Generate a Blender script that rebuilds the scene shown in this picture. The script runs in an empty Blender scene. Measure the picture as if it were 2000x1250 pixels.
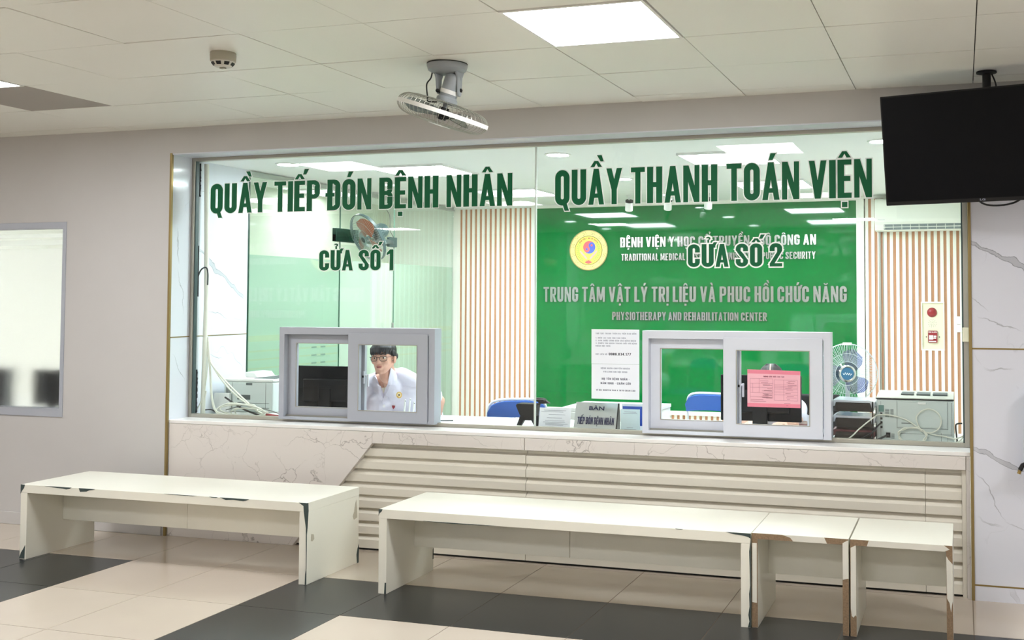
import bpy, bmesh, math, random
from mathutils import Vector, Matrix, Quaternion
from mathutils.bvhtree import BVHTree

random.seed(7)
SC = bpy.context.scene
COL = SC.collection
PI = math.pi

# ------------------------------------------------------------------ camera
cam_data = bpy.data.cameras.new('camera')
cam = bpy.data.objects.new('camera', cam_data)
COL.objects.link(cam)
YAW, PITCH, ROLL = 0.29520660946994687, 0.040385121786649235, 0.0008221435991363511
fwd = Vector((-math.sin(YAW) * math.cos(PITCH), math.cos(YAW) * math.cos(PITCH), math.sin(PITCH)))
rgt = Vector((math.cos(YAW), math.sin(YAW), 0))
upv = rgt.cross(fwd)
r2 = rgt * math.cos(ROLL) + upv * math.sin(ROLL)
u2 = -rgt * math.sin(ROLL) + upv * math.cos(ROLL)
cm = Matrix((r2, u2, -fwd)).transposed().to_4x4()
cm.translation = (0, -5.83085, 1.56)
cam.matrix_world = cm
cam_data.sensor_fit = 'HORIZONTAL'
cam_data.sensor_width = 36.0
cam_data.lens = 2063.95 / 2000 * 36.0
cam_data.shift_x = -(1250.55 - 1000) / 2000
cam_data.shift_y = (502.35 - 625) / 2000
cam_data.clip_start = 0.05
cam_data.clip_end = 60
SC.camera = cam

# ------------------------------------------------------------------ world, exposure
w = bpy.data.worlds.new('world'); SC.world = w; w.use_nodes = True
w.node_tree.nodes['Background'].inputs[0].default_value = (0.55, 0.6, 0.65, 1)
w.node_tree.nodes['Background'].inputs[1].default_value = 0.05
SC.view_settings.view_transform = 'Standard'
SC.view_settings.look = 'None'
SC.view_settings.gamma = 1.0
SC.view_settings.use_curve_mapping = False
SC.view_settings.exposure = 0.32
SC.cycles.use_denoising = True
SC.cycles.adaptive_threshold = 0.025
SC.cycles.max_bounces = 10
SC.cycles.diffuse_bounces = 6
SC.cycles.glossy_bounces = 5
SC.cycles.transmission_bounces = 6
SC.cycles.transparent_max_bounces = 32
SC.cycles.sample_clamp_indirect = 6.0
SC.cycles.caustics_reflective = False
SC.cycles.caustics_refractive = False

LOBBY_PANEL = 36.0       # emission of the lobby's ceiling panels
OFFICE_PANEL = 42.0      # emission of the office's ceiling panels
DOWNLIGHT = 45.0
WARD_PANEL = 14.0         # corridor behind the partition
ROOM_PANEL = 110.0         # room behind the frosted window

# ------------------------------------------------------------------ materials
def lin(c):
    c = c / 255.0
    return c / 12.92 if c <= 0.04045 else ((c + 0.055) / 1.055) ** 2.4
def srgb(r, g, b):
    return (lin(r), lin(g), lin(b), 1)

MATS = {}
def mat(name, rgb, rough=0.5, metal=0.0, spec=0.5, coat=0.0, noise=0.0, nscale=8.0, bump=0.0, bscale=200.0, emit=None, estr=0.0):
    if name in MATS: return MATS[name]
    m = bpy.data.materials.new(name); m.use_nodes = True
    nt = m.node_tree; b = nt.nodes['Principled BSDF']
    col = srgb(*rgb)
    b.inputs['Base Color'].default_value = col
    b.inputs['Roughness'].default_value = rough
    b.inputs['Metallic'].default_value = metal
    b.inputs['Specular IOR Level'].default_value = spec
    b.inputs['Coat Weight'].default_value = coat
    b.inputs['Coat Roughness'].default_value = 0.05
    geo = None
    if noise or bump:
        geo = nt.nodes.new('ShaderNodeNewGeometry')
    if noise:
        n = nt.nodes.new('ShaderNodeTexNoise'); n.inputs['Scale'].default_value = nscale; n.inputs['Detail'].default_value = 5
        nt.links.new(geo.outputs['Position'], n.inputs['Vector'])
        mx = nt.nodes.new('ShaderNodeMix'); mx.data_type = 'RGBA'
        mx.inputs[6].default_value = tuple(max(0, c * (1 - noise)) for c in col[:3]) + (1,)
        mx.inputs[7].default_value = tuple(min(1, c * (1 + noise)) for c in col[:3]) + (1,)
        nt.links.new(n.outputs['Fac'], mx.inputs[0]); nt.links.new(mx.outputs[2], b.inputs['Base Color'])
    if bump:
        n2 = nt.nodes.new('ShaderNodeTexNoise'); n2.inputs['Scale'].default_value = bscale
        nt.links.new(geo.outputs['Position'], n2.inputs['Vector'])
        bp = nt.nodes.new('ShaderNodeBump'); bp.inputs['Strength'].default_value = bump; bp.inputs['Distance'].default_value = 0.002
        nt.links.new(n2.outputs['Fac'], bp.inputs['Height']); nt.links.new(bp.outputs['Normal'], b.inputs['Normal'])
    if emit:
        b.inputs['Emission Color'].default_value = srgb(*emit)
        b.inputs['Emission Strength'].default_value = estr
    MATS[name] = m
    return m

def glass(name, tint=(0.93, 0.98, 0.955), refl=1.0, base=0.04, frost=None, frost_fac=0.0):
    """clear sheet glass: see-through with Fresnel-weighted mirror reflection; frost adds a translucent film"""
    m = bpy.data.materials.new(name); m.use_nodes = True
    nt = m.node_tree; nt.nodes.clear()
    N = nt.nodes.new; L = nt.links.new
    out = N('ShaderNodeOutputMaterial')
    tr = N('ShaderNodeBsdfTransparent'); tr.inputs[0].default_value = (*tint, 1)
    gl = N('ShaderNodeBsdfGlossy'); gl.inputs['Roughness'].default_value = 0.0
    gl.inputs[0].default_value = (refl, refl, refl, 1)
    lw = N('ShaderNodeLayerWeight'); lw.inputs[0].default_value = 0.5
    p = N('ShaderNodeMath'); p.operation = 'POWER'; p.inputs[1].default_value = 5.0
    L(lw.outputs['Facing'], p.inputs[0])
    ma = N('ShaderNodeMath'); ma.operation = 'MULTIPLY_ADD'; ma.inputs[1].default_value = 1 - base; ma.inputs[2].default_value = base
    L(p.outputs[0], ma.inputs[0])
    mix = N('ShaderNodeMixShader')
    L(ma.outputs[0], mix.inputs[0])
    if frost:
        tl = N('ShaderNodeBsdfTranslucent'); tl.inputs[0].default_value = srgb(*frost)
        df = N('ShaderNodeBsdfDiffuse'); df.inputs[0].default_value = srgb(*frost)
        m1 = N('ShaderNodeMixShader'); m1.inputs[0].default_value = 0.5
        L(tl.outputs[0], m1.inputs[1]); L(df.outputs[0], m1.inputs[2])
        m2 = N('ShaderNodeMixShader'); m2.inputs[0].default_value = frost_fac
        L(tr.outputs[0], m2.inputs[1]); L(m1.outputs[0], m2.inputs[2])
        L(m2.outputs[0], mix.inputs[1])
    else:
        L(tr.outputs[0], mix.inputs[1])
    L(gl.outputs[0], mix.inputs[2])
    L(mix.outputs[0], out.inputs[0])
    return m

def marble(name, base, vein, kind, axis='X', veins=()):
    m = bpy.data.materials.new(name); m.use_nodes = True
    nt = m.node_tree; b = nt.nodes['Principled BSDF']; N = nt.nodes.new; L = nt.links.new
    b.inputs['Roughness'].default_value = 0.12 if kind == 'vein' else 0.25
    geo = N('ShaderNodeNewGeometry')
    def math_(op, a, bb, clamp=False):
        n = N('ShaderNodeMath'); n.operation = op; n.use_clamp = clamp
        for i, v in enumerate((a, bb)):
            if v is None: continue
            if isinstance(v, (int, float)): n.inputs[i].default_value = v
            else: L(v, n.inputs[i])
        return n.outputs[0]
    def noise(scale, detail, vec, dist=0.0):
        n = N('ShaderNodeTexNoise'); n.inputs['Scale'].default_value = scale; n.inputs['Detail'].default_value = detail
        n.inputs['Distortion'].default_value = dist
        L(vec, n.inputs['Vector']); return n
    pos = geo.outputs['Position']
    nd = noise(2.2 if kind == 'vein' else 5.0, 6, pos)
    va = N('ShaderNodeVectorMath'); va.operation = 'MULTIPLY_ADD'
    L(nd.outputs['Color'], va.inputs[0])
    k = 0.35 if kind == 'vein' else 0.22
    va.inputs[1].default_value = (k, k, k); L(pos, va.inputs[2])
    dpos = va.outputs[0]
    if kind == 'vein':
        sep = N('ShaderNodeSeparateXYZ'); L(pos, sep.inputs[0])
        u, z = sep.outputs[axis], sep.outputs['Z']
        nw = noise(2.6, 5, pos); nf = noise(14.0, 4, pos); nm = noise(3.3, 2, pos)
        wob = math_('ADD', math_('MULTIPLY', math_('SUBTRACT', nw.outputs['Fac'], 0.5), 0.20), math_('MULTIPLY', math_('SUBTRACT', nf.outputs['Fac'], 0.5), 0.035))
        fac = None
        for (ua, za, ub, zb, wid, st) in veins:
            ln = math.hypot(ub - ua, zb - za); du, dz = (ub - ua) / ln, (zb - za) / ln
            pu, pz = math_('SUBTRACT', u, ua), math_('SUBTRACT', z, za)
            t = math_('ADD', math_('MULTIPLY', pu, du), math_('MULTIPLY', pz, dz))
            d = math_('ADD', math_('SUBTRACT', math_('MULTIPLY', pu, -dz), math_('MULTIPLY', pz, -du)), wob)
            ins = math_('MULTIPLY', math_('MULTIPLY', t, 14.0, True), math_('MULTIPLY', math_('SUBTRACT', ln, t), 14.0, True))
            hw = math_('MULTIPLY', math_('MULTIPLY', math_('SUBTRACT', nm.outputs['Fac'], 0.25), 2.0, True), wid)
            ad = math_('ABSOLUTE', d, None)
            edge = math_('ABSOLUTE', math_('SUBTRACT', ad, hw), None)
            line = math_('MULTIPLY', math_('SUBTRACT', 1.0, math_('DIVIDE', edge, 0.0035), True), st)
            band = math_('MULTIPLY', math_('LESS_THAN', ad, hw), st * 0.42)
            v = math_('MULTIPLY', math_('MAXIMUM', line, band), ins)
            fac = v if fac is None else math_('MAXIMUM', fac, v)
        n3 = noise(1.3, 4, dpos)
        d3 = math_('ABSOLUTE', math_('SUBTRACT', n3.outputs['Fac'], 0.5), None)
        l3 = math_('MULTIPLY', math_('SUBTRACT', 1.0, math_('DIVIDE', d3, 0.003), True), 0.4)
        msk3 = noise(1.9, 2, pos)
        l3 = math_('MULTIPLY', l3, math_('MULTIPLY', math_('SUBTRACT', msk3.outputs['Fac'], 0.54), 6.0, True))
        fac = l3 if fac is None else math_('MAXIMUM', fac, l3)
    else:
        vo = N('ShaderNodeTexVoronoi'); vo.feature = 'DISTANCE_TO_EDGE'; vo.inputs['Scale'].default_value = 5.2
        L(dpos, vo.inputs['Vector'])
        l1 = math_('SUBTRACT', 1.0, math_('DIVIDE', vo.outputs['Distance'], 0.014), True)
        msk = noise(4.0, 3, pos)
        l1 = math_('MULTIPLY', l1, math_('MULTIPLY', math_('SUBTRACT', msk.outputs['Fac'], 0.42), 5.0, True))
        vo2 = N('ShaderNodeTexVoronoi'); vo2.feature = 'DISTANCE_TO_EDGE'; vo2.inputs['Scale'].default_value = 17.0
        L(dpos, vo2.inputs['Vector'])
        l2 = math_('SUBTRACT', 1.0, math_('DIVIDE', vo2.outputs['Distance'], 0.022), True)
        msk2 = noise(2.6, 3, pos)
        l2 = math_('MULTIPLY', l2, math_('MULTIPLY', math_('SUBTRACT', msk2.outputs['Fac'], 0.56), 7.0, True))
        fac = math_('MULTIPLY', math_('MAXIMUM', l1, l2), 0.75)
    mx = N('ShaderNodeMix'); mx.data_type = 'RGBA'
    mx.inputs[6].default_value = srgb(*base); mx.inputs[7].default_value = srgb(*vein)
    L(fac, mx.inputs[0]); L(mx.outputs[2], b.inputs['Base Color'])
    return m

def emitter(name, rgb, strength):
    m = bpy.data.materials.new(name); m.use_nodes = True
    nt = m.node_tree; nt.nodes.clear()
    o = nt.nodes.new('ShaderNodeOutputMaterial'); e = nt.nodes.new('ShaderNodeEmission')
    e.inputs[0].default_value = srgb(*rgb); e.inputs[1].default_value = strength
    nt.links.new(e.outputs[0], o.inputs[0]); return m

M_lobby_light = emitter('lobby_panel_light', (250, 251, 252), LOBBY_PANEL)
M_office_light = emitter('office_panel_light', (240, 252, 255), OFFICE_PANEL)
M_ward_light = emitter('side_room_panel_light', (245, 252, 255), WARD_PANEL)
M_room_light = emitter('window_room_panel_light', (250, 252, 255), ROOM_PANEL)
M_down_light = emitter('downlight_light', (240, 252, 255), DOWNLIGHT)

M_wall = mat('lobby_wall_paint', (190, 188, 187), 0.75, noise=0.035, nscale=3.0, bump=0.15, bscale=400)
M_white_wall = mat('white_wall_paint', (236, 238, 234), 0.7)
M_beige_wall = mat('corridor_wall_paint', (222, 224, 210), 0.7)
M_ceiling = mat('ceiling_tile_white', (236, 236, 228), 0.38, noise=0.02, nscale=2.0)
M_ceiling_gap = mat('ceiling_gap_shadow', (60, 56, 52), 0.9)
M_tile_dull = mat('ceiling_tile_dull', (160, 154, 148), 0.8)
M_office_ceiling = mat('office_ceiling_paint', (240, 242, 240), 0.6)
M_marble = marble('white_veined_marble', (214, 216, 226), (112, 114, 120), 'vein', 'X',
                  ((.02, 1.90, .60, 1.47, .018, .9), (.02, 1.58, .14, 1.50, .0, .6), (.07, 1.48, .30, 1.38, .0, .6), (.06, 1.29, .10, 1.22, .0, .5), (.10, 1.215, .26, 1.19, .006, .6),
                   (.02, .80, .60, .56, .016, .85), (.05, .66, .22, .42, .0, .7), (.06, .43, .20, .40, .004, .5), (.20, .43, .34, .36, .0, .5), (.22, .075, .27, -.01, .02, .7)))
M_marble_side = marble('white_veined_marble_side', (224, 228, 236), (112, 116, 122), 'vein', 'Y',
                  ((.26, 1.92, .80, 1.55, .016, .9), (.36, 1.50, .60, 1.39, .0, .7), (.60, 1.41, .80, 1.37, .0, .6), (.05, 2.05, .10, 1.80, .008, .7), (.08, 1.78, .12, 1.45, .0, .6),
                   (.30, 1.23, .55, 1.12, .0, .6), (.62, 1.22, .78, 1.02, .0, .7), (.24, 2.33, .50, 2.26, .0, .5), (.02, 1.2, .16, 1.0, .0, .6)))
M_counter = marble('counter_crackle_marble', (214, 208, 204), (120, 112, 108), 'crackle')
M_gold = mat('brushed_gold_trim', (150, 130, 84), 0.38, 0.55)
M_gold_joint = mat('gold_joint', (150, 128, 80), 0.4, 0.8)
M_cream = mat('cream_laminate', (228, 226, 214), 0.30, noise=0.02, nscale=6, coat=0.15)
M_cream_edge = mat('cream_edge_banding', (216, 214, 204), 0.45, noise=0.04, nscale=20)
M_chip = mat('chipped_edge_dark', (58, 70, 68), 0.85, noise=0.3, nscale=60)
M_stain = mat('worn_patch_grey', (180, 174, 156), 0.7, noise=0.1, nscale=40)
M_particle = mat('raw_particle_board', (134, 112, 88), 0.95, noise=0.45, nscale=130, bump=0.6, bscale=260)
M_slat = mat('cream_wall_panel_slats', (216, 211, 199), 0.42, noise=0.015, nscale=5)
M_pvc_dim = mat('white_pvc_dimmed', (168, 172, 182), 0.35)  # white PVC; the left frames' weaker light is put into this greyer colour
M_pvc_in = mat('white_pvc_bright', (208, 212, 222), 0.35)
M_alu = mat('aluminium', (168, 168, 160), 0.35, 0.9)
M_track = mat('glass_track_metal', (176, 172, 160), 0.4, 0.75)
M_rubber = mat('dark_rubber', (34, 34, 34), 0.7)
M_black = mat('black_plastic', (9, 9, 11), 0.4, spec=0.35)
M_black_mat = mat('matte_black_plastic', (11, 13, 16), 0.65, spec=0.25)
M_screen = mat('black_tv_screen', (4, 5, 9), 0.35, spec=0.15)
M_grey_fan = mat('grey_fan_body', (150, 156, 160), 0.35)
M_blade_grey = mat('translucent_grey_fan_blade', (120, 128, 128), 0.4)
M_wire = mat('fan_wire_grey', (160, 160, 150), 0.35, 0.6)
M_white_band = mat('white_fan_band', (235, 235, 232), 0.35)
M_det = mat('smoke_detector_ivory', (168, 164, 148), 0.5)
M_green = mat('dark_green_vinyl', (0, 92, 54), 0.6, spec=0.3)
M_vinyl_white = mat('white_vinyl_outline', (248, 252, 250), 0.6)
M_paper = mat('white_paper', (236, 240, 248), 0.8)
M_pink = mat('pink_paper', (234, 178, 190), 0.75)
M_pink_dark = mat('darker_pink_strip', (226, 130, 150), 0.6)
M_ink = mat('black_print', (40, 42, 56), 0.8)
M_ink_grey = mat('faint_grey_print', (150, 156, 172), 0.8)
M_ink_red = mat('faint_red_print', (150, 84, 100), 0.8)
M_navy = mat('navy_engraving', (18, 24, 70), 0.6)
M_steel = mat('mirror_steel', (196, 198, 194), 0.20, 0.92)
M_steel_plate = mat('brushed_silver_plate', (196, 202, 204), 0.3, 0.65)
M_board = mat('glossy_green_board', (0, 104, 46), 0.04, noise=0.12, nscale=5.0, spec=0.6)
M_groove = mat('brown_wood_groove', (188, 138, 104), 0.6, noise=0.1, nscale=30)
M_white_slat = mat('white_wall_slat', (244, 242, 234), 0.5)
M_desk = mat('white_desk_laminate', (238, 240, 238), 0.2)
M_printer = mat('printer_offwhite', (204, 214, 212), 0.5)
M_printer_white = mat('printer_white', (232, 234, 232), 0.45)
M_printer_line = mat('printer_seam_grey', (84, 92, 92), 0.7)
M_cable = mat('white_cable', (226, 228, 216), 0.5)
M_cable_black = mat('black_cable', (20, 20, 22), 0.5)
M_cable_grey = mat('grey_cable', (110, 112, 108), 0.5)
M_red = mat('dark_red_plastic', (142, 22, 34), 0.3)
M_ivory = mat('ivory_panel', (232, 228, 200), 0.5)
M_blue_seat = mat('blue_upholstery', (44, 92, 176), 0.65, bump=0.2, bscale=500)
M_chrome = mat('chrome_tube', (220, 222, 224), 0.15, 1.0)
M_blue = mat('blue_print', (30, 76, 170), 0.5)
M_acrylic = mat('pale_acrylic_sheet', (206, 226, 232), 0.15)
M_ac = mat('air_conditioner_white', (238, 240, 230), 0.35)
M_ac_dark = mat('air_outlet_grey', (116, 126, 128), 0.5)
M_yellow = mat('emblem_yellow', (238, 220, 84), 0.4)
M_yellow2 = mat('emblem_pale_yellow', (240, 224, 130), 0.4)
M_em_red = mat('emblem_red', (222, 84, 84), 0.4)
M_em_blue = mat('emblem_blue', (60, 84, 196), 0.4)
M_em_pink = mat('emblem_pink', (232, 160, 172), 0.4)
M_em_green = mat('emblem_leaf_green', (120, 190, 72), 0.4)
M_em_brown = mat('emblem_brown', (112, 92, 40), 0.4)
M_skin = mat('skin', (206, 160, 140), 0.5, noise=0.04, nscale=30)
M_lip = mat('lips', (178, 112, 106), 0.5)
M_hair = mat('black_hair', (22, 21, 25), 0.5, bump=0.15, bscale=160)
M_hair2 = mat('dark_brown_hair', (34, 30, 31), 0.6, bump=0.5, bscale=300)
M_eye = mat('eye_white', (232, 228, 224), 0.3)
M_iris = mat('iris_dark', (24, 18, 16), 0.2)
M_coat = mat('white_coat_cloth', (226, 224, 240), 0.8, bump=0.15, bscale=500)
M_tee = mat('cream_tee_shirt', (226, 224, 210), 0.85)
M_trousers = mat('dark_trousers', (40, 42, 50), 0.8)
M_orange = mat('orange_fan_blade', (176, 98, 62), 0.4)
M_fan_navy = mat('translucent_navy_blade', (60, 70, 120), 0.2)
M_clear_plastic = glass('clear_fan_plastic', (0.90, 0.95, 0.97), 0.9, 0.10)
M_blade_clear = glass('tinted_blue_blade', (0.42, 0.47, 0.72), 0.8, 0.06)
M_blade_smoke = glass('smoky_grey_blade', (0.50, 0.54, 0.53), 0.8, 0.06)
M_fan_teal = mat('dark_teal_fan_body', (66, 86, 86), 0.4)
M_glass = glass('storefront_glass', (0.982, 0.996, 0.988), 1.0, 0.025)
M_sash_glass = glass('sash_glass', (0.985, 0.995, 0.99), 0.8, 0.02)
M_part_glass = glass('partition_glass', (0.955, 0.98, 0.955), 1.0, 0.05)
M_frost = glass('partition_frosted_film', (0.975, 0.99, 0.98), 1.0, 0.04, (216, 236, 227), 0.58)
M_frost_white = glass('door_frosted_film', (0.98, 0.99, 0.98), 1.0, 0.03, (240, 246, 242), 0.75)
M_frost_stripe = glass('partition_clear_stripe', (0.95, 0.99, 0.94), 1.0, 0.04, (236, 246, 226), 0.5)
M_glass_edge = mat('green_glass_edge', (24, 62, 48), 0.3)

def blur_glass(name, rough):
    m = bpy.data.materials.new(name); m.use_nodes = True
    b = m.node_tree.nodes['Principled BSDF']
    b.inputs['Base Color'].default_value = (0.97, 0.98, 0.98, 1)
    b.inputs['Roughness'].default_value = rough
    b.inputs['IOR'].default_value = 1.12
    b.inputs['Transmission Weight'].default_value = 1.0
    return m
M_blur = blur_glass('frosted_window_film', 0.42)

# floor: 0.6 m tiles, light with dark border bands
TILE, FX, FY = 0.6, -4.7625, -0.5988
# ------------------------------------------------------------------ mesh builder
class MB:
    def __init__(s): s.v = []; s.f = []; s.m = []; s.mi = 0
    def mat(s, i): s.mi = i; return s
    def add(s, vs, fs):
        o = len(s.v); s.v += [tuple(v) for v in vs]
        for f in fs: s.f.append([i + o for i in f]); s.m.append(s.mi)
        return s
    def box(s, x0, y0, z0, x1, y1, z1):
        if x0 > x1: x0, x1 = x1, x0
        if y0 > y1: y0, y1 = y1, y0
        if z0 > z1: z0, z1 = z1, z0
        return s.add([(x0, y0, z0), (x1, y0, z0), (x1, y1, z0), (x0, y1, z0), (x0, y0, z1), (x1, y0, z1), (x1, y1, z1), (x0, y1, z1)],
                     [(0, 3, 2, 1), (4, 5, 6, 7), (0, 1, 5, 4), (1, 2, 6, 5), (2, 3, 7, 6), (3, 0, 4, 7)])
    def prism_xz(s, pts, y0, y1):
        """polygon in the XZ plane pushed from y0 (front) to y1"""
        n = len(pts); a = sum(pts[i][0] * pts[(i + 1) % n][1] - pts[(i + 1) % n][0] * pts[i][1] for i in range(n))
        if a < 0: pts = pts[::-1]
        vs = [(x, y0, z) for x, z in pts] + [(x, y1, z) for x, z in pts]
        return s.add(vs, [tuple(range(n)), tuple(range(2 * n - 1, n - 1, -1))] + [(i, i + n, (i + 1) % n + n, (i + 1) % n) for i in range(n)])
    def prism_yz(s, pts, x0, x1):
        n = len(pts); a = sum(pts[i][0] * pts[(i + 1) % n][1] - pts[(i + 1) % n][0] * pts[i][1] for i in range(n))
        if a < 0: pts = pts[::-1]
        vs = [(x1, y, z) for y, z in pts] + [(x0, y, z) for y, z in pts]
        return s.add(vs, [tuple(range(n)), tuple(range(2 * n - 1, n - 1, -1))] + [(i, i + n, (i + 1) % n + n, (i + 1) % n) for i in range(n)])
    def prism_xy(s, pts, z0, z1):
        n = len(pts); a = sum(pts[i][0] * pts[(i + 1) % n][1] - pts[(i + 1) % n][0] * pts[i][1] for i in range(n))
        if a < 0: pts = pts[::-1]
        vs = [(x, y, z1) for x, y in pts] + [(x, y, z0) for x, y in pts]
        return s.add(vs, [tuple(range(n)), tuple(range(2 * n - 1, n - 1, -1))] + [(i, i + n, (i + 1) % n + n, (i + 1) % n) for i in range(n)])
    def tube(s, pts, r, n=8, closed=False, cap=True):
        pts = [Vector(p) for p in pts]; m = len(pts)
        rs = r if isinstance(r, (list, tuple)) else [r] * m
        rings = []; prev = None
        for i, p in enumerate(pts):
            if closed: t = pts[(i + 1) % m] - pts[i - 1]
            else: t = pts[min(i + 1, m - 1)] - pts[max(i - 1, 0)]
            t.normalize()
            if prev is None:
                a = Vector((0, 0, 1)) if abs(t.z) < 0.9 else Vector((1, 0, 0))
                u = t.cross(a).normalized()
            else:
                u = (prev - t * prev.dot(t))
                u = u.normalized() if u.length > 1e-6 else t.orthogonal().normalized()
            prev = u; v = t.cross(u)
            rings.append([p + (u * math.cos(2 * PI * k / n) + v * math.sin(2 * PI * k / n)) * rs[i] for k in range(n)])
        vs = [q for rg in rings for q in rg]; fs = []
        for i in range(m if closed else m - 1):
            j = (i + 1) % m
            for k in range(n): fs.append((i * n + k, i * n + (k + 1) % n, j * n + (k + 1) % n, j * n + k))
        if cap and not closed:
            fs.append(tuple(range(n - 1, -1, -1))); fs.append(tuple((m - 1) * n + k for k in range(n)))
        return s.add(vs, fs)
    def lathe(s, prof, c=(0, 0, 0), axis=(0, 0, 1), n=32, loop=False):
        """prof: list of (radius, height) along axis"""
        ax = Vector(axis).normalized(); u = ax.orthogonal().normalized(); v = ax.cross(u); c = Vector(c)
        vs = []; fs = []; m = len(prof)
        for r, h in prof:
            for k in range(n):
                a = 2 * PI * k / n
                vs.append(c + ax * h + (u * math.cos(a) + v * math.sin(a)) * max(r, 1e-5))
        for i in range(m if loop else m - 1):
            q = (i + 1) % m
            for k in range(n): fs.append((i * n + k, i * n + (k + 1) % n, q * n + (k + 1) % n, q * n + k))
        if prof[0][0] > 1e-4 and not loop: fs.append(tuple(range(n - 1, -1, -1)))
        if prof[-1][0] > 1e-4 and not loop: fs.append(tuple((m - 1) * n + k for k in range(n)))
        return s.add(vs, fs)
    def ellipsoid(s, c, r, rot=None, n=16, m=10):
        vs = []; fs = []; c = Vector(c)
        for i in range(m + 1):
            t = PI * i / m
            for k in range(n):
                a = 2 * PI * k / n
                p = Vector((r[0] * math.sin(t) * math.cos(a), r[1] * math.sin(t) * math.sin(a), r[2] * math.cos(t)))
                if rot is not None: p = rot @ p
                vs.append(c + p)
        for i in range(m):
            for k in range(n): fs.append((i * n + k, (i + 1) * n + k, (i + 1) * n + (k + 1) % n, i * n + (k + 1) % n))
        return s.add(vs, fs)
    def capsule(s, p0, p1, r0, r1, n=12):
        p0 = Vector(p0); p1 = Vector(p1); d = (p1 - p0); L = d.length; d = d / L if L > 1e-6 else Vector((0, 0, 1))
        prof = []
        for i in range(5): t = PI / 2 * i / 4; prof.append((r0 * math.sin(t), -r0 * math.cos(t)))
        for i in range(5): t = PI / 2 * i / 4; prof.append((r1 * math.cos(t), L + r1 * math.sin(t)))
        return s.lathe(prof, p0, d, n)
    def xform(s, M):
        s.v = [tuple(M @ Vector(v)) for v in s.v]; return s
    def merge(s, o):
        k = len(s.v); s.v += o.v; s.f += [[i + k for i in f] for f in o.f]; s.m += o.m; return s

def wloc(o):
    p = Vector((0, 0, 0))
    while o is not None:
        p += o.location; o = o.parent
    return p

def obj(name, mb, mats, parent=None, local=False, smooth=False, bevel=0.0, seg=2):
    me = bpy.data.meshes.new(name)
    vs = mb.v
    if parent is not None and not local:
        off = wloc(parent); vs = [(x - off.x, y - off.y, z - off.z) for x, y, z in vs]
    me.from_pydata(vs, [], mb.f)
    for m in (mats if isinstance(mats, (list, tuple)) else [mats]): me.materials.append(m)
    me.polygons.foreach_set('material_index', mb.m)
    bm = bmesh.new(); bm.from_mesh(me)
    bmesh.ops.remove_doubles(bm, verts=bm.verts, dist=1e-6)
    bmesh.ops.recalc_face_normals(bm, faces=bm.faces)
    bm.to_mesh(me); bm.free()
    if smooth:
        me.shade_smooth()
        me.set_sharp_from_angle(angle=math.radians(40))
    o = bpy.data.objects.new(name, me); COL.objects.link(o)
    if parent is not None: o.parent = parent
    if bevel > 0:
        md = o.modifiers.new('bevel', 'BEVEL'); md.width = bevel; md.segments = seg; md.limit_method = 'ANGLE'
    return o

def thing(name, label, cat, loc=(0, 0, 0), group=None, rot=None):
    o = bpy.data.objects.new(name, None); COL.objects.link(o)
    o.empty_display_size = 0.1
    o.location = loc
    if rot is not None: o.rotation_euler = rot
    return tag(o, label, cat, group)
def tag(o, label, cat, group=None):
    o['label'] = label; o['category'] = cat
    if group: o['group'] = group
    return o
def struct(name, mb, m, **k):
    o = obj(name, mb, m, **k); o['kind'] = 'structure'; return o
def copy_thing(root, loc, label, group=None):
    r = root.copy(); COL.objects.link(r); r.location = loc; r['label'] = label
    if group: r['group'] = group
    for ch in root.children:
        c = ch.copy(); COL.objects.link(c); c.parent = r
        for g in ch.children:
            d = g.copy(); COL.objects.link(d); d.parent = c
    return r
def bez(pts, n=8):
    """Catmull-Rom curve through the points"""
    P = [Vector(p) for p in pts]; P = [P[0] * 2 - P[1]] + P + [P[-1] * 2 - P[-2]]
    out = []
    for i in range(1, len(P) - 2):
        a, b, c, d = P[i - 1:i + 3]
        for k in range(n):
            t = k / n
            out.append(0.5 * ((2 * b) + (c - a) * t + (2 * a - 5 * b + 4 * c - d) * t * t + (3 * b - a - 3 * c + d) * t ** 3))
    out.append(P[-2]); return out

def frame_xz(mb, x0, x1, z0, z1, wl, wr, wb, wt, y0, y1):
    mb.prism_xz([(x0, z0), (x0 + wl, z0 + wb), (x0 + wl, z1 - wt), (x0, z1)], y0, y1)
    mb.prism_xz([(x1, z0), (x1, z1), (x1 - wr, z1 - wt), (x1 - wr, z0 + wb)], y0, y1)
    mb.prism_xz([(x0, z1), (x0 + wl, z1 - wt), (x1 - wr, z1 - wt), (x1, z1)], y0, y1)
    mb.prism_xz([(x0, z0), (x1, z0), (x1 - wr, z0 + wb), (x0 + wl, z0 + wb)], y0, y1)
    return mb

# ================================================================== THE SETTING
H = 2.71
CX0, CAX, CY0, CAY = -1.7627, 0.6104, -1.3885, 0.6122
XL, XR, XF = -5.05, 0.035, -11.2          # opening left/right, far left end of the lobby
XE, YR = 5.2, -10.6                       # right end, rear of the lobby

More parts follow.
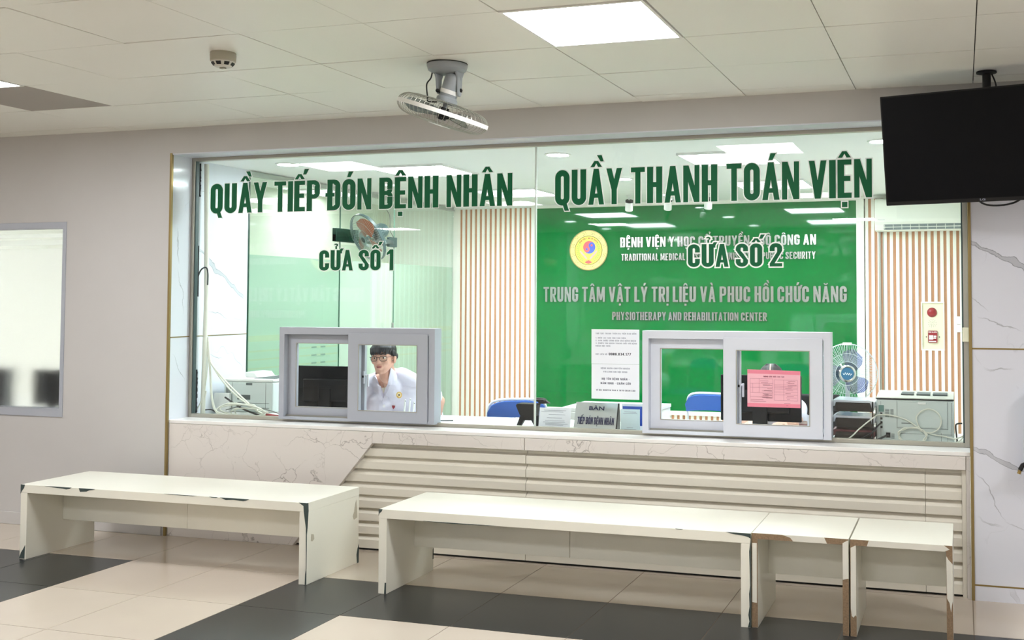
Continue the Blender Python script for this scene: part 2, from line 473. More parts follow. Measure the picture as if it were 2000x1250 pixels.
# ---- lobby floor: tiles on a grout bed
def floor_mat(name, rgb, rough):
    m = mat(name, rgb, rough, noise=0.05, nscale=2.5)
    return m
M_fl_light = floor_mat('floor_tile_beige', (198, 186, 173), 0.16)
M_fl_dark = floor_mat('floor_tile_charcoal', (42, 44, 45), 0.30)
M_grout = mat('grout', (112, 98, 86), 0.9)
fl = MB()
fl.mat(2).box(XF, YR, -0.05, XE, 0.25, -0.0015)
i0 = math.floor((XF - FX) / TILE); i1 = math.ceil((XE - FX) / TILE)
j0 = math.floor((YR - FY) / TILE)
for i in range(i0, i1):
    for j in range(j0, 2):
        dark = j <= -1 and (i in (2, -1) or (j == -1 and (i >= 2 or i <= -1)))
        a = FX + i * TILE + 0.0019; b = FX + (i + 1) * TILE - 0.0019
        c = FY + j * TILE + 0.0019; d = min(FY + (j + 1) * TILE - 0.0019, 0.25)
        if d <= c: continue
        fl.mat(1 if dark else 0).box(max(a, XF), max(c, YR), -0.02, min(b, XE), d, 0)
struct('floor', fl, [M_fl_light, M_fl_dark, M_grout])

# ---- lobby ceiling
panels = [(i, j) for i in (-12, -6, 0, 6) for j in (-1, -7, -13)]
ce = MB()
ce.mat(1).box(XF, YR, H + 0.012, XE, 0.02, H + 0.06)
for i in range(math.floor((XF - CX0) / CAX), math.ceil((XE - CX0) / CAX)):
    for j in range(math.floor((YR - CY0) / CAY), 3):
        if (i, j) in panels: continue
        a = max(CX0 + i * CAX + 0.0024, XF); b = min(CX0 + (i + 1) * CAX - 0.0024, XE)
        c = max(CY0 + j * CAY + 0.0024, YR); d = min(CY0 + (j + 1) * CAY - 0.0024, 0.0)
        if d <= c or b <= a: continue
        z = [H + random.uniform(-0.0022, 0.0022) for _ in range(4)]
        ce.mat(2 if (i, j) == (-6, 0) else 0)
        ce.add([(a, c, z[0]), (b, c, z[1]), (b, d, z[2]), (a, d, z[3]), (a, c, H + .02), (b, c, H + .02), (b, d, H + .02), (a, d, H + .02)],
               [(0, 3, 2, 1), (4, 5, 6, 7), (0, 1, 5, 4), (1, 2, 6, 5), (2, 3, 7, 6), (3, 0, 4, 7)])
struct('ceiling', ce, [M_ceiling, M_ceiling_gap, M_tile_dull])

# ---- walls of the lobby
WX0, WX1, WZ0, WZ1 = -7.75, -5.922, 0.752, 2.097       # window hole in the front wall
wf = MB()
wf.box(XF, 0, -0.02, WX0, 0.2, H + .02).box(WX1, 0, -0.02, XL - 0.002, 0.2, H + .02)
wf.box(WX0, 0, -0.02, WX1, 0.2, WZ0).box(WX0, 0, WZ1, WX1, 0.2, H + .02)
wf.box(XL - 0.002, 0, 2.537, XE, 0.32, H + .02)
struct('wall_front', wf, M_wall)
sof = MB(); sof.box(XL, 0.001, 2.530, XR - .0005, 0.205, 2.537)
struct('trim_5', sof, M_pvc_in)
struct('wall_far_left', MB().box(XF - .2, YR, -.02, XF, 0, H), M_wall)
struct('wall_far_right', MB().box(XE, YR, -.02, XE + .2, 0.2, H), M_wall)
struct('wall_rear', MB().box(XF, YR - .2, -.02, XE, YR, H), M_wall)
struct('baseboard_left', MB().box(XF, -0.012, 0, XL - .03, 0, 0.085), M_wall, bevel=0.004)
struct('wall_right', MB().box(XR, -0.002, 0, XE, 0.3, 2.537), M_marble)
struct('wall_left', MB().box(XL - .12, 0.205, -.02, XL, 0.795, 2.53).box(XL - .0015, 0.0125, 0, XL, 0.2049, 2.53), M_marble_side)
# gold trims and joints
struct('trim_1', MB().box(XL - .015, -0.006, 0, XL + 0.001, 0.012, 2.54), M_gold, bevel=0.002)
struct('trim_2', MB().box(XR - .002, -0.008, 0, XR + .014, 0.02, 2.537), M_gold, bevel=0.002)
struct('trim_3', MB().box(XR + .014, -0.0035, 1.302, XE, 0.0, 1.310).box(XR + .014, -0.0035, 0.076, XE, 0, 0.084), M_gold_joint)
struct('trim_4', MB().box(XL - .004, 0.012, 1.305, XL + .0025, 0.795, 1.311), M_gold_joint)

# ---- office shell (behind the glass)
OB = 4.15                                 # back wall
OH = 2.52
struct('floor_office', MB().box(XL - .1, 0.25, -.05, 1.2, OB + .2, -0.001), mat('office_floor_tile', (214, 206, 194), 0.2))
struct('ceiling_office', MB().box(XL - .02, 0.3, OH, 1.2, OB + .1, OH + .12), M_office_ceiling)
struct('wall_back', MB().box(XL - .1, OB, -.02, 1.2, OB + .15, OH + .05), M_white_wall)
struct('wall_right_office', MB().box(XR + .015, 0.3, -.02, XR + .1, OB, OH), M_white_wall)
# slatted panelling on the back wall, left and right of the board, and low under it
SB0, SB1, SBZ0, SBZ1 = -4.113, -0.927, 0.490, 2.483
def slats(x0, x1, z0, z1, mb, skip=None):
    p = 0.0555
    mb.mat(1).box(x0, OB - 0.037, z0, x1, OB, z1)
    x = x0
    while x < x1 - 0.01:
        spans = [(z0, z1)]
        if skip and x < skip[1] and x + 0.033 > skip[0]:
            spans = [(z0, skip[2]), (skip[3], z1)]
        for za, zb in spans:
            mb.mat(0).box(x, OB - 0.05, za, min(x + 0.029, x1), OB - 0.036, zb)
        x += p
sl = MB()
slats(XL + 0.045, SB0 - 0.062, 0.0, 2.505, sl)
slats(SB1 + 0.078, XR + .014, 0.0, 2.505, sl, (-0.356, -0.152, 1.106, 1.546))
slats(SB0 - 0.062, SB1 + .078, 0.0, SBZ0 - 0.04, sl)
sl.mat(0).box(XL, OB - .052, 0, XL + 0.045, OB, 2.505)
struct('wall_back_slats', sl, [M_white_slat, M_groove])
struct('trim_6', MB().box(XL, OB - 0.07, 2.495, XR + .014, OB, OH), M_white_wall)
# vertical white conduit lines on the right-hand slats
struct('trim_7', MB().box(-0.727, OB - 0.056, 0, -0.712, OB - .049, 2.19).box(-0.690, OB - .056, 0, -0.682, OB - .049, 2.19), M_alu)
# fire-alarm recess frame
rf = MB()
rf.box(-0.356, OB - .056, 1.106, -0.346, OB - .02, 1.546).box(-0.162, OB - .056, 1.106, -0.152, OB - .02, 1.546)
rf.box(-0.346, OB - .056, 1.106, -0.162, OB - .02, 1.118).box(-0.346, OB - .056, 1.534, -0.162, OB - .02, 1.546)
struct('trim_8', rf, M_white_slat)

# ---- side room behind the glass partition and behind the left-hand window
SX = -9.6
struct('floor_side_room', MB().box(SX, 0.2, -.05, XL - .1, OB + .2, -.001), mat('side_room_floor', (206, 200, 190), 0.25))
struct('ceiling_side_room', MB().box(SX, 0.2, 2.55, XL - .02, OB + .1, 2.65), M_office_ceiling)
struct('wall_side_room_back', MB().box(SX, OB, 0, XL - .1, OB + .1, 2.55), M_white_wall)
struct('wall_side_room_left', MB().box(SX - .1, 0.2, 0, SX, OB, 2.55), M_white_wall)

struct('wall_divider', MB().box(-5.90, 0.2, 0, -5.84, OB, 2.55), M_beige_wall)
# ---- left-hand window in the front wall
wfm = MB()
frame_xz(wfm, WX0, WX1, WZ0, WZ1, .03, .03, .058, .046, -.006, .06)
win1 = struct('window_1', wfm, M_pvc_dim, bevel=0.003)
win1['label'] = 'grey-white framed interior window with frosted pane in the plain wall at far left'
obj('frosted_pane', MB().box(WX0 + .03, 0.03, WZ0 + .058, WX1 - .03, 0.036, 1.915).box(WX0 + .03, 0.03, 1.94, WX1 - .03, 0.036, 1.975).box(WX0 + .03, 0.03, 1.992, WX1 - .03, 0.036, 2.02), M_blur, win1)
# mullion posts behind the band stripes are clear glass
obj('clear_strip', MB().box(WX0 + .03, 0.037, 1.90, WX1 - .03, 0.041, WZ1 - .046), M_sash_glass, win1)

# ---- storefront glazing
GY0, GY1 = 0.206, 0.214
W1 = (-4.301, -3.165, 0.79, 1.375)      # service window left: x0,x1,z0,z1 (front frame)
W2 = (-1.806, -0.704, 0.79, 1.379)
XM = -2.511
def pane(name, x0, x1, wx):
    hx0, hx1, hz0, hz1 = wx
    mb = MB().prism_xz([(x0, .775), (hx0 + .02, .775), (hx0 + .02, hz1 - .02), (hx1 - .02, hz1 - .02), (hx1 - .02, .775), (x1, .775), (x1, 2.515), (x0, 2.515)], GY0, GY1)
    return mb
fr = MB()
fr.box(XL + .001, 0.192, 0.762, XR - .001, 0.228, 0.786)
fr.box(XL + .001, 0.188, 2.508, XR - .001, 0.232, 2.531)
fr.box(XL + .001, 0.190, 0.762, XL + .026, 0.230, 2.53)
fr.box(XR - .028, 0.190, 0.762, XR - .001, 0.230, 2.53)
glz = struct('window_2', fr, M_track, bevel=0.002)
glz['label'] = 'tall clear storefront glazing above the counter in slim metal tracks'
obj('glass_pane', pane('a', XL + .02, XM - .0015, W1), M_glass, glz)
obj('glass_pane', pane('b', XM + .0015, XR - .02, W2), M_glass, glz)
obj('joint_seal', MB().box(XM - .005, 0.2035, .786, XM + .005, 0.2165, 2.51), mat('clear_silicone', (206, 216, 210), 0.3), glz)
obj('dark_gasket', MB().box(XL + .026, 0.196, .786, XL + .034, 0.224, 2.508).box(XR - .036, 0.196, .786, XR - .028, 0.224, 2.508), mat('dark_teal_gasket', (62, 80, 80), 0.4), glz)

# ---- glass partition on the office's left side
PX0, PX1 = XL - .010, XL
DY0, DY1, DZ = 2.015, 2.905, 2.03
pt = MB()
pt.box(XL - .03, 0.797, 2.478, XL + .012, OB - .05, 2.512)
pt.box(XL - .02, 0.797, 0, XL + .008, DY0, 0.03).box(XL - .02, DY1, 0, XL + .008, OB - .05, 0.03)
part = struct('window_3', pt, mat('partition_channel', (176, 182, 176), 0.4, 0.5))
part['label'] = 'frameless glass partition with frosted lower film along the office left side'
FZ = 1.895
stripes = [(1.245, 1.290), (1.165, 1.180), (1.102, 1.116), (1.036, 1.050)]
for y0, y1 in ((0.81, DY0 - .004), (DY1 + .004, OB - .055)):
    obj('glass_pane', MB().box(PX0, y0, 0.03, PX1, y1, 2.48), M_part_glass, part)
    f = MB(); z = 0.03
    for a, b in sorted(stripes): f.box(PX0 - .003, y0, z, PX0 - .001, y1, a); z = b
    f.box(PX0 - .003, y0, z, PX0 - .001, y1, FZ)
    obj('frosted_film', f, M_frost, part)
    g = MB()
    for a, b in stripes: g.box(PX0 - .003, y0, a, PX0 - .001, y1, b)
    obj('clear_stripes', g, M_frost_stripe, part)
obj('transom_pane', MB().box(PX0, DY0 + .003, DZ + .03, PX1, DY1 - .003, 2.48), M_part_glass, part)
obj('edge_seal', MB().box(XL - .012, 0.796, 0.0, XL + .003, 0.812, 2.48), M_glass_edge, part)
obj('edge_strip', MB().box(XL - .011, DY0 - .004, 0.03, XL + .001, DY0 - .001, 2.48).box(XL - .011, DY1 + .001, 0.03, XL + .001, DY1 + .004, 2.48), mat('pale_glass_edge', (120, 160, 144), 0.3), part)
tx = MB()
for a, b in ((1.615, 1.685), (1.742, 1.81)):
    for zc in (1.046, 1.109, 1.173):
        for q in range(6): tx.box(XL + .0003, a + (b - a) * q / 6, zc - .006, XL + .0012, a + (b - a) * (q + .7) / 6, zc + .006)
obj('small_print', tx, mat('film_print_grey', (92, 116, 112), .8), part)
dr = struct('door_1', MB().box(PX0, DY0 + .003, 0.02, PX1, DY1 - .003, DZ), M_part_glass)
dr['label'] = 'frosted glass door in the partition behind the man'
obj('frosted_film', MB().box(PX0 - .003, DY0 + .003, 0.02, PX0 - .001, DY1 - .003, FZ), M_frost_white, dr)
M_patch = mat('polished_patch_fitting', (212, 200, 190), 0.12, 1.0)
obj('head_rail', MB().box(XL - .022, DY0 - .09, 2.052, XL + .014, DY1 + .012, 2.112), M_patch, dr, bevel=0.003)
obj('hinge_patch', MB().box(XL - .024, DY0 - .09, 2.052, XL + .018, DY0 + .25, 2.165), mat('dark_green_patch', (28, 74, 60), 0.15, 0.6), dr, bevel=0.003)
obj('pull_handle', MB().tube([(XL + .05, 2.80, 0.8), (XL + .05, 2.80, 1.35)], 0.012).tube([(XL, 2.80, .9), (XL + .05, 2.80, .9)], .008).tube([(XL, 2.80, 1.25), (XL + .05, 2.80, 1.25)], .008), M_steel, dr, smooth=True)

# ================================================================== LAMPS OF THE PLACE
def ceiling_light(name, label, cx, cy, z, m, sx, sy, group):
    t = thing(name, label, 'light', (cx, cy, z), group)
    hx, hy = sx / 2, sy / 2
    f = MB()
    f.box(-hx, -hy, -.004, -hx + .014, hy, .012).box(hx - .014, -hy, -.004, hx, hy, .012)
    f.box(-hx + .014, -hy, -.004, hx - .014, -hy + .014, .012).box(-hx + .014, hy - .014, -.004, hx - .014, hy, .012)
    obj('frame', f, M_white_band, t, local=True)
    obj('diffuser', MB().box(-hx + .014, -hy + .014, 0.0, hx - .014, hy - .014, .010), m, t, local=True)
    return t
lob = {}
for i, j in panels:
    x, y = CX0 + (i + .5) * CAX, CY0 + (j + .5) * CAY
    if not lob:
        pass
    lab = {(0, -1): 'large square lit panel in the lobby ceiling, right of the grey ceiling fan',
           (-6, -1): 'lit ceiling panel whose corner shows at the left edge beside the dull tile'}.get((i, j), 'lit ceiling panel of the lobby further back, out of the picture')
    ceiling_light('ceiling_light', lab, x, y, H, M_lobby_light, CAX - .006, CAY - .006, 'lobby ceiling light panels')
for x, y, lab in ((-3.79, 1.15, 'lit square ceiling panel inside the office, front left, above the letters BỆNH'),
                  (-3.79, 2.83, 'lit square ceiling panel inside the office, rear left, above the slatted wall'),
                  (-1.48, 1.12, 'lit square ceiling panel inside the office, front right, behind the letters TOÁN'),
                  (-1.48, 2.80, 'lit square ceiling panel inside the office, rear right, above the green board')):
    ceiling_light('office_ceiling_light', lab, x, y, OH - .012, M_office_light, .6, .6, 'office ceiling light panels')
ceiling_light('side_room_light', 'lit ceiling panel in the side room behind the glass partition', -5.46, 2.6, 2.538, M_ward_light, .6, .6, 'side room light panels')
ceiling_light('side_room_light', 'lit ceiling panel in the room behind the frosted wall window', -7.4, 1.7, 2.538, M_room_light, .6, .6, 'side room light panels')
dl0 = thing('downlight', 'round recessed downlight in the office ceiling above the letters TIẾP', 'light', (-4.56, .58, OH), 'office downlights')
obj('rim', MB().lathe([(.088, .004), (.088, -.006), (.074, -.008), (.072, -.002)], n=28, loop=True), M_white_band, dl0, local=True, smooth=True)
obj('diffuser', MB().lathe([(0.0, -.004), (.072, -.004), (.072, .002), (0, .002)], n=28), M_down_light, dl0, local=True)
for x, y, lab in ((-4.56, 1.95, 'round downlight in the office ceiling, second from the marble wall along the left row'),
                  (-2.54, .65, 'round downlight in the office ceiling near the glass joint, above the letter Q'),
                  (-2.56, 2.1, 'round downlight in the office ceiling beside the letter T of THANH'),
                  (-2.56, 3.4, 'round downlight in the office ceiling close to the green board'),
                  (-.45, .65, 'round downlight in the office ceiling hidden behind the television'),
                  (-.45, 2.1, 'round downlight in the office ceiling in front of the air conditioner')):
    copy_thing(dl0, (x, y, OH), lab)
# track spots aimed at the board
def spot(x, lab, first=None):
    if first: return copy_thing(first, (x, 3.4, OH), lab)
    t = thing('spotlight', lab, 'spotlight', (x, 3.4, OH), 'white spotlights above the green board')
    obj('stem', MB().lathe([(.028, 0), (.028, -.012), (.008, -.014), (.008, -.062)], n=14), M_white_band, t, local=True, smooth=True)
    ax = Vector((-.15, .35, -1)).normalized()
    obj('lamp_head', MB().lathe([(0, -.01), (.034, -.01), (.036, 0), (.036, .085), (.03, .09), (.028, .075), (0, .07)], (0.006, -.012, -.058), ax, 20), M_white_band, t, local=True, smooth=True)
    obj('pivot', MB().lathe([(.036, 0), (.0365, .004), (.0365, .016), (.036, .02)], Vector((0.006, -.012, -.058)) - ax * .012, ax, 20), M_black, t, local=True, smooth=True)
    return t
sp = spot(-2.915, 'white cylinder spotlight above the green board, leftmost of the three')
spot(-2.545, 'white cylinder spotlight above the green board, middle of the three', sp)
spot(-2.17, 'white cylinder spotlight above the green board, rightmost of the three', sp)

# ================================================================== LETTERS
# condensed bold capitals built from convex pieces, cap height 1
def ring(cx, cy, rx, ry, t, a0, a1, n=13):
    out = []
    for k in range(n):
        p = []
        for a, inner in ((a0 + (a1 - a0) * k / n, 0), (a0 + (a1 - a0) * (k + 1) / n, 0), (a0 + (a1 - a0) * (k + 1) / n, 1), (a0 + (a1 - a0) * k / n, 1)):
            a = math.radians(a); d = t if inner else 0
            p.append((cx + (rx - d) * math.cos(a), cy + (ry - d) * math.sin(a)))
        out.append(p)
    return out
def rc(x0, y0, x1, y1): return [(x0, y0), (x1, y0), (x1, y1), (x0, y1)]
W, T, R = .43, .172, .215
def glyph(c):
    tb = .135
    if c == 'I': return .15, [rc(0, 0, T, 1)]
    if c == 'T': return .40, [rc(.125, 0, .275, 1), rc(0, 1 - tb, .40, 1)]
    if c == 'L': return .35, [rc(0, 0, T, 1), rc(0, 0, .35, tb)]
    if c == 'E': return .36, [rc(0, 0, T, 1), rc(0, 0, .36, tb), rc(0, 1 - tb, .36, 1), rc(0, .44, .33, .44 + tb)]
    if c == 'F': return .35, [rc(0, 0, T, 1), rc(0, 1 - tb, .35, 1), rc(0, .43, .32, .43 + tb)]
    if c == 'H': return W, [rc(0, 0, T, 1), rc(W - T, 0, W, 1), rc(0, .44, W, .44 + tb)]
    if c == 'N': return W + .02, [rc(0, 0, .135, 1), rc(W - .115, 0, W + .02, 1), [(0, 1), (.15, 1), (W + .02, 0), (W - .13, 0)]]
    if c == 'M': return .56, [rc(0, 0, .135, 1), rc(.425, 0, .56, 1), [(0, 1), (.17, 1), (.345, .12), (.215, .12)], [(.56, 1), (.39, 1), (.215, .12), (.345, .12)]]
    if c == 'A': return .46, [[(0, 0), (.145, 0), (.305, 1), (.155, 1)], [(.46, 0), (.315, 0), (.155, 1), (.305, 1)], rc(.09, .19, .37, .31)]
    if c == 'V': return .46, [[(0, 1), (.15, 1), (.305, 0), (.155, 0)], [(.46, 1), (.31, 1), (.155, 0), (.305, 0)]]
    if c == 'Y': return .46, [[(0, 1), (.155, 1), (.305, .40), (.155, .40)], [(.46, 1), (.305, 1), (.155, .40), (.305, .40)], rc(.155, 0, .305, .42)]
    if c == 'K': return .44, [rc(0, 0, T, 1), [(.12, .40), (.16, .62), (.43, 1), (.28, 1)], [(.14, .60), (.26, .66), (.45, 0), (.30, 0)]]
    if c == 'X': return .44, [[(0, 1), (.15, 1), (.44, 0), (.29, 0)], [(.44, 1), (.29, 1), (0, 0), (.15, 0)]]
    if c in 'O0Q':
        g = [rc(0, R, T, 1 - R), rc(W - T, R, W, 1 - R)] + ring(R, 1 - R, R, R, T, 0, 180) + ring(R, R, R, R, T, 180, 360)
        if c == 'Q': g.append([(.20, .10), (.33, .10), (.42, -.15), (.29, -.15)])
        return W, g
    if c in 'CG':
        g = [rc(0, R, T, 1 - R), rc(W - T, .64, W, 1 - R), rc(W - T, R, W, .36 if c == 'C' else .53)] + ring(R, 1 - R, R, R, T, 0, 180) + ring(R, R, R, R, T, 180, 360)
        if c == 'G': g.append(rc(.22, .42, W, .53))
        return W, g
    if c == 'U': return W, [rc(0, R, T, 1), rc(W - T, R, W, 1)] + ring(R, R, R, R, T, 180, 360)
    if c == 'J': return .34, [rc(.19, .17, .34, 1)] + ring(.17, .17, .17, .17, T, 180, 360)
    if c == 'D': return W, [rc(0, 0, T, 1), rc(W - T, R, W, 1 - R), rc(0, 0, R, tb), rc(0, 1 - tb, R, 1)] + ring(R, 1 - R, R, R, T - .01, 0, 90) + ring(R, R, R, R, T - .01, 270, 360)
    if c in 'PR':
        q = .19
        g = [rc(0, 0, T, 1), rc(0, 1 - tb, W - q, 1), rc(0, .40, W - q, .40 + tb), rc(W - T, .40 + q, W, 1 - q)] + ring(W - q, 1 - q, q, q, tb + .01, 0, 90) + ring(W - q, .40 + q, q, q, tb + .01, 270, 360)
        if c == 'R': g += [[(.16, .46), (.30, .46), (W + .02, 0), (W - .14, 0)]]
        return W, g
    if c == 'B':
        q = .17
        return W, [rc(0, 0, T, 1), rc(0, 1 - tb, W - q, 1), rc(0, .44, W - q, .44 + tb), rc(0, 0, W - q, tb), rc(W - T, .46 + q, W - .01, 1 - q), rc(W - T, q, W, .56 - q)] + \
            ring(W - q - .01, 1 - q, q, q, tb + .01, 0, 90) + ring(W - q - .01, .45 + q, q, q, tb + .01, 270, 360) + ring(W - q, .57 - q, q, q, tb + .01, 0, 90) + ring(W - q, q, q, q, tb + .01, 270, 360)
    if c == 'S':
        return W, ring(R, 1 - R, R, R, T, 0, 180) + ring(R, R, R, R, T, 180, 360) + [rc(W - T, .67, W, 1 - R), rc(0, R, T, .33), rc(0, .70, T, 1 - R), rc(W - T, R, W, .30),
                [(0, .72), (.15, .72), (.30, .52), (.10, .54)], [(.10, .54), (.21, .60), (.33, .46), (.21, .40)], [(W, .28), (W - .15, .28), (.12, .50), (.32, .46)]]
    if c == '1': return .30, [rc(.13, 0, .28, 1), [(0, .72), (0, .83), (.14, 1), (.14, .80)]]
    if c == '2': return W, ring(R, 1 - R, R, R, T, 0, 180) + [rc(0, .66, T, 1 - R), rc(0, 0, W, tb), [(W - T, 1 - R), (W, 1 - R), (W, .66), (W - T, .62)], [(W - T, .63), (W, .67), (.16, .12), (0, .12)]]
    if c == '3': return W, ring(R, 1 - R, R, R, T, -60, 160) + ring(R, R, R, R, T, 200, 420) + [rc(W - T, .56, W, 1 - R), rc(W - T, R, W, .44), rc(.14, .435, W - .03, .575)]
    if c == '4': return W, [rc(.22, 0, .36, 1), rc(0, .20, W, .32), [(0, .30), (.14, .30), (.36, 1), (.22, 1)]]
    if c in '69':
        g = [rc(0, R, T, 1 - R), rc(W - T, R, W, .42)] + ring(R, 1 - R, R, R, T, 0, 180) + ring(R, R, R, R, T, 180, 360) + ring(R, .40, R, R, T, 0, 180) + [rc(W - T, .70, W, 1 - R)]
        return W, g if c == '6' else [[(W - x, 1 - y) for x, y in p] for p in g]
    if c == '7': return W, [rc(0, 1 - tb, W, 1), [(.06, 0), (.21, 0), (W, 1 - tb), (W - .15, 1 - tb)]]
    if c == '8': return W, ring(R, .74, R * .95, .26, T, 0, 360, 14) + ring(R, .27, R, .27, T, 0, 360, 14)
    if c == ':': return .14, [rc(0, .12, .14, .26), rc(0, .58, .14, .72)]
    if c == '(': return .2, ring(.25, .5, .25, .62, .12, 120, 240)
    if c == ')': return .2, ring(-.05, .5, .25, .62, .12, -60, 60)
    if c == '-': return .24, [rc(0, .40, .24, .52)]
    if c == '.': return .14, [rc(0, 0, .14, .14)]
    return .25, []
BASE = {}
for base, s in (('A', 'ÂẦẤẬẢẠĂÁÀẮẢ'), ('E', 'ÊẾỆỀỂ'), ('O', 'ÔỐỘỒỔÓỌỎỜƠỚÒ'), ('U', 'ƯỬỨỤÚÙỦ'), ('I', 'ỊÍÌ'), ('Y', 'ÝỲ'), ('D', 'Đ')):
    for ch in s: BASE[ch] = base
MARKS = {'Ầ': '^`', 'Â': '^', 'Ấ': "^'", 'Ậ': '^.', 'Ạ': '.', 'Ă': 'u', 'Á': "'", 'À': '`', 'Ê': '^', 'Ế': "^'", 'Ệ': '^.', 'Ề': '^`', 'Ô': '^', 'Ố': "^'", 'Ộ': '^.', 'Ồ': '^`', 'Ổ': '^?',
         'Ó': "'", 'Ọ': '.', 'Ư': '+', 'Ử': '+?', 'Ứ': "+'", 'Ụ': '.', 'Ị': '.', 'Ý': "'", 'Đ': 'd', 'Ú': "'", 'Ơ': '+', 'Ớ': "+'", 'Ủ': '?', 'Ả': '?', 'À': '`', 'Ể': '^?', 'Ò': '`', 'Í': "'", 'Ì': '`', 'Ù': '`', 'Ỳ': '`'}
def glyph_vn(c):
    b = BASE.get(c, c); w_, g = glyph(b); g = [list(p) for p in g]
    cx = w_ / 2; mk = MARKS.get(c, ''); two = '^' in mk and any(k in mk for k in "`'?")
    for k in mk:
        if k == '^':
            y = 1.05
            g += [[(cx - .17, y), (cx - .055, y), (cx + .035, y + .17), (cx - .055, y + .17)], [(cx + .17, y), (cx + .055, y), (cx - .035, y + .17), (cx + .055, y + .17)]]
        elif k == "'":
            x, y = (cx + .17, 1.20) if two else (cx, 1.06)
            g.append([(x - .06, y), (x + .045, y), (x + .14, y + .18), (x - .005, y + .18)])
        elif k == '`':
            x, y = (cx + .15, 1.20) if two else (cx, 1.06)
            g.append([(x - .02, y), (x + .07, y), (x + .01, y + .18), (x - .13, y + .18)])
        elif k == '?':
            x, y = (cx + .02, 1.06) if not two else (cx + .2, 1.16)
            g += ring(x, y + .19, .085, .075, .06, -80, 170, 6); g.append(rc(x - .03, y, x + .035, y + .13))
        elif k == '.': g.append(rc(cx - .07, -.24, cx + .07, -.10))
        elif k == '+': g += [[(w_ - .10, .86), (w_ + .02, .86), (w_ + .13, 1.08), (w_ + .0, 1.08)], rc(w_ - .1, .84, w_ + .06, .95)]
        elif k == 'd': g.append(rc(-.06, .45, .24, .565))
        elif k == 'u': g += ring(cx, 1.20, .14, .13, .065, 190, 350, 6)
    return w_, g
def grow(poly, e):
    n = len(poly); a = sum(poly[i][0] * poly[(i + 1) % n][1] - poly[(i + 1) % n][0] * poly[i][1] for i in range(n))
    P = poly if a > 0 else poly[::-1]; out = []
    for i in range(n):
        p0, p1, p2 = Vector(P[i - 1]), Vector(P[i]), Vector(P[(i + 1) % n])
        d1 = (p1 - p0); d2 = (p2 - p1)
        if d1.length < 1e-6 or d2.length < 1e-6: out.append(tuple(p1)); continue
        d1.normalize(); d2.normalize()
        n1 = Vector((d1.y, -d1.x)); n2 = Vector((d2.y, -d2.x)); b = n1 + n2
        if b.length < 1e-3: b = n1
        b.normalize(); k = min(e / max(b.dot(n1), .35), 2.2 * e)
        out.append(tuple(p1 + b * k))
    return out
def layout(text, gap=.066, space=.19):
    x = 0; out = []
    for c in text:
        if c == ' ': x += space; continue
        w_, g = glyph_vn(c); out.append((c, x, g)); x += w_ + gap
    return out, x - gap
def set_line(text, x0, x1, z0, h, yf, yb, m_fill, parent, outline=None, m_out=None, y_out=None, gap=.066, name='letter'):
    L, tot = layout(text, gap); k = (x1 - x0) / tot
    for c, x, g in L:
        mb = MB()
        for i, p in enumerate(g):
            q = [(x0 + (x + px) * k, z0 + pz * h) for px, pz in p]
            mb.mat(0).prism_xz(q, yf - i * 1.6e-5, yb)
        mats = [m_fill]
        if outline:
            mats.append(m_out)
            for i, p in enumerate(g):
                q = grow([(x0 + (x + px) * k, z0 + pz * h) for px, pz in p], outline)
                mb.mat(1).prism_xz(q, y_out[0] - i * 1.6e-5, y_out[1])
        obj(name, mb, mats, parent)

def vinyl(label, text, x0, x1, z0, h, gap=.066, ow=.0045):
    t = thing('window_lettering', label, 'lettering', ((x0 + x1) / 2, GY0, z0), 'green window letters')
    set_line(text, x0, x1, z0, h, GY0 - .0020, GY0 - .0012, M_green, t, ow, M_vinyl_white, (GY0 - .0010, GY0 - .0003), gap)
vinyl('dark green vinyl heading on the left pane, ending in NHÂN', 'QUẦY TIẾP ĐÓN BỆNH NHÂN', -4.905, -2.668, 2.146, .203)
vinyl('dark green vinyl heading on the right pane, ending in VIỆN', 'QUẦY THANH TOÁN VIỆN', -2.382, -.476, 2.137, .218, ow=.006)
vinyl('smaller dark green vinyl line ending in 1 on the left pane', 'CỬA SỐ 1', -4.044, -3.492, 1.750, .134)
vinyl('smaller white-edged green vinyl line ending in 2 over the green board', 'CỬA SỐ 2', -1.542, -.984, 1.753, .134, ow=.0075)

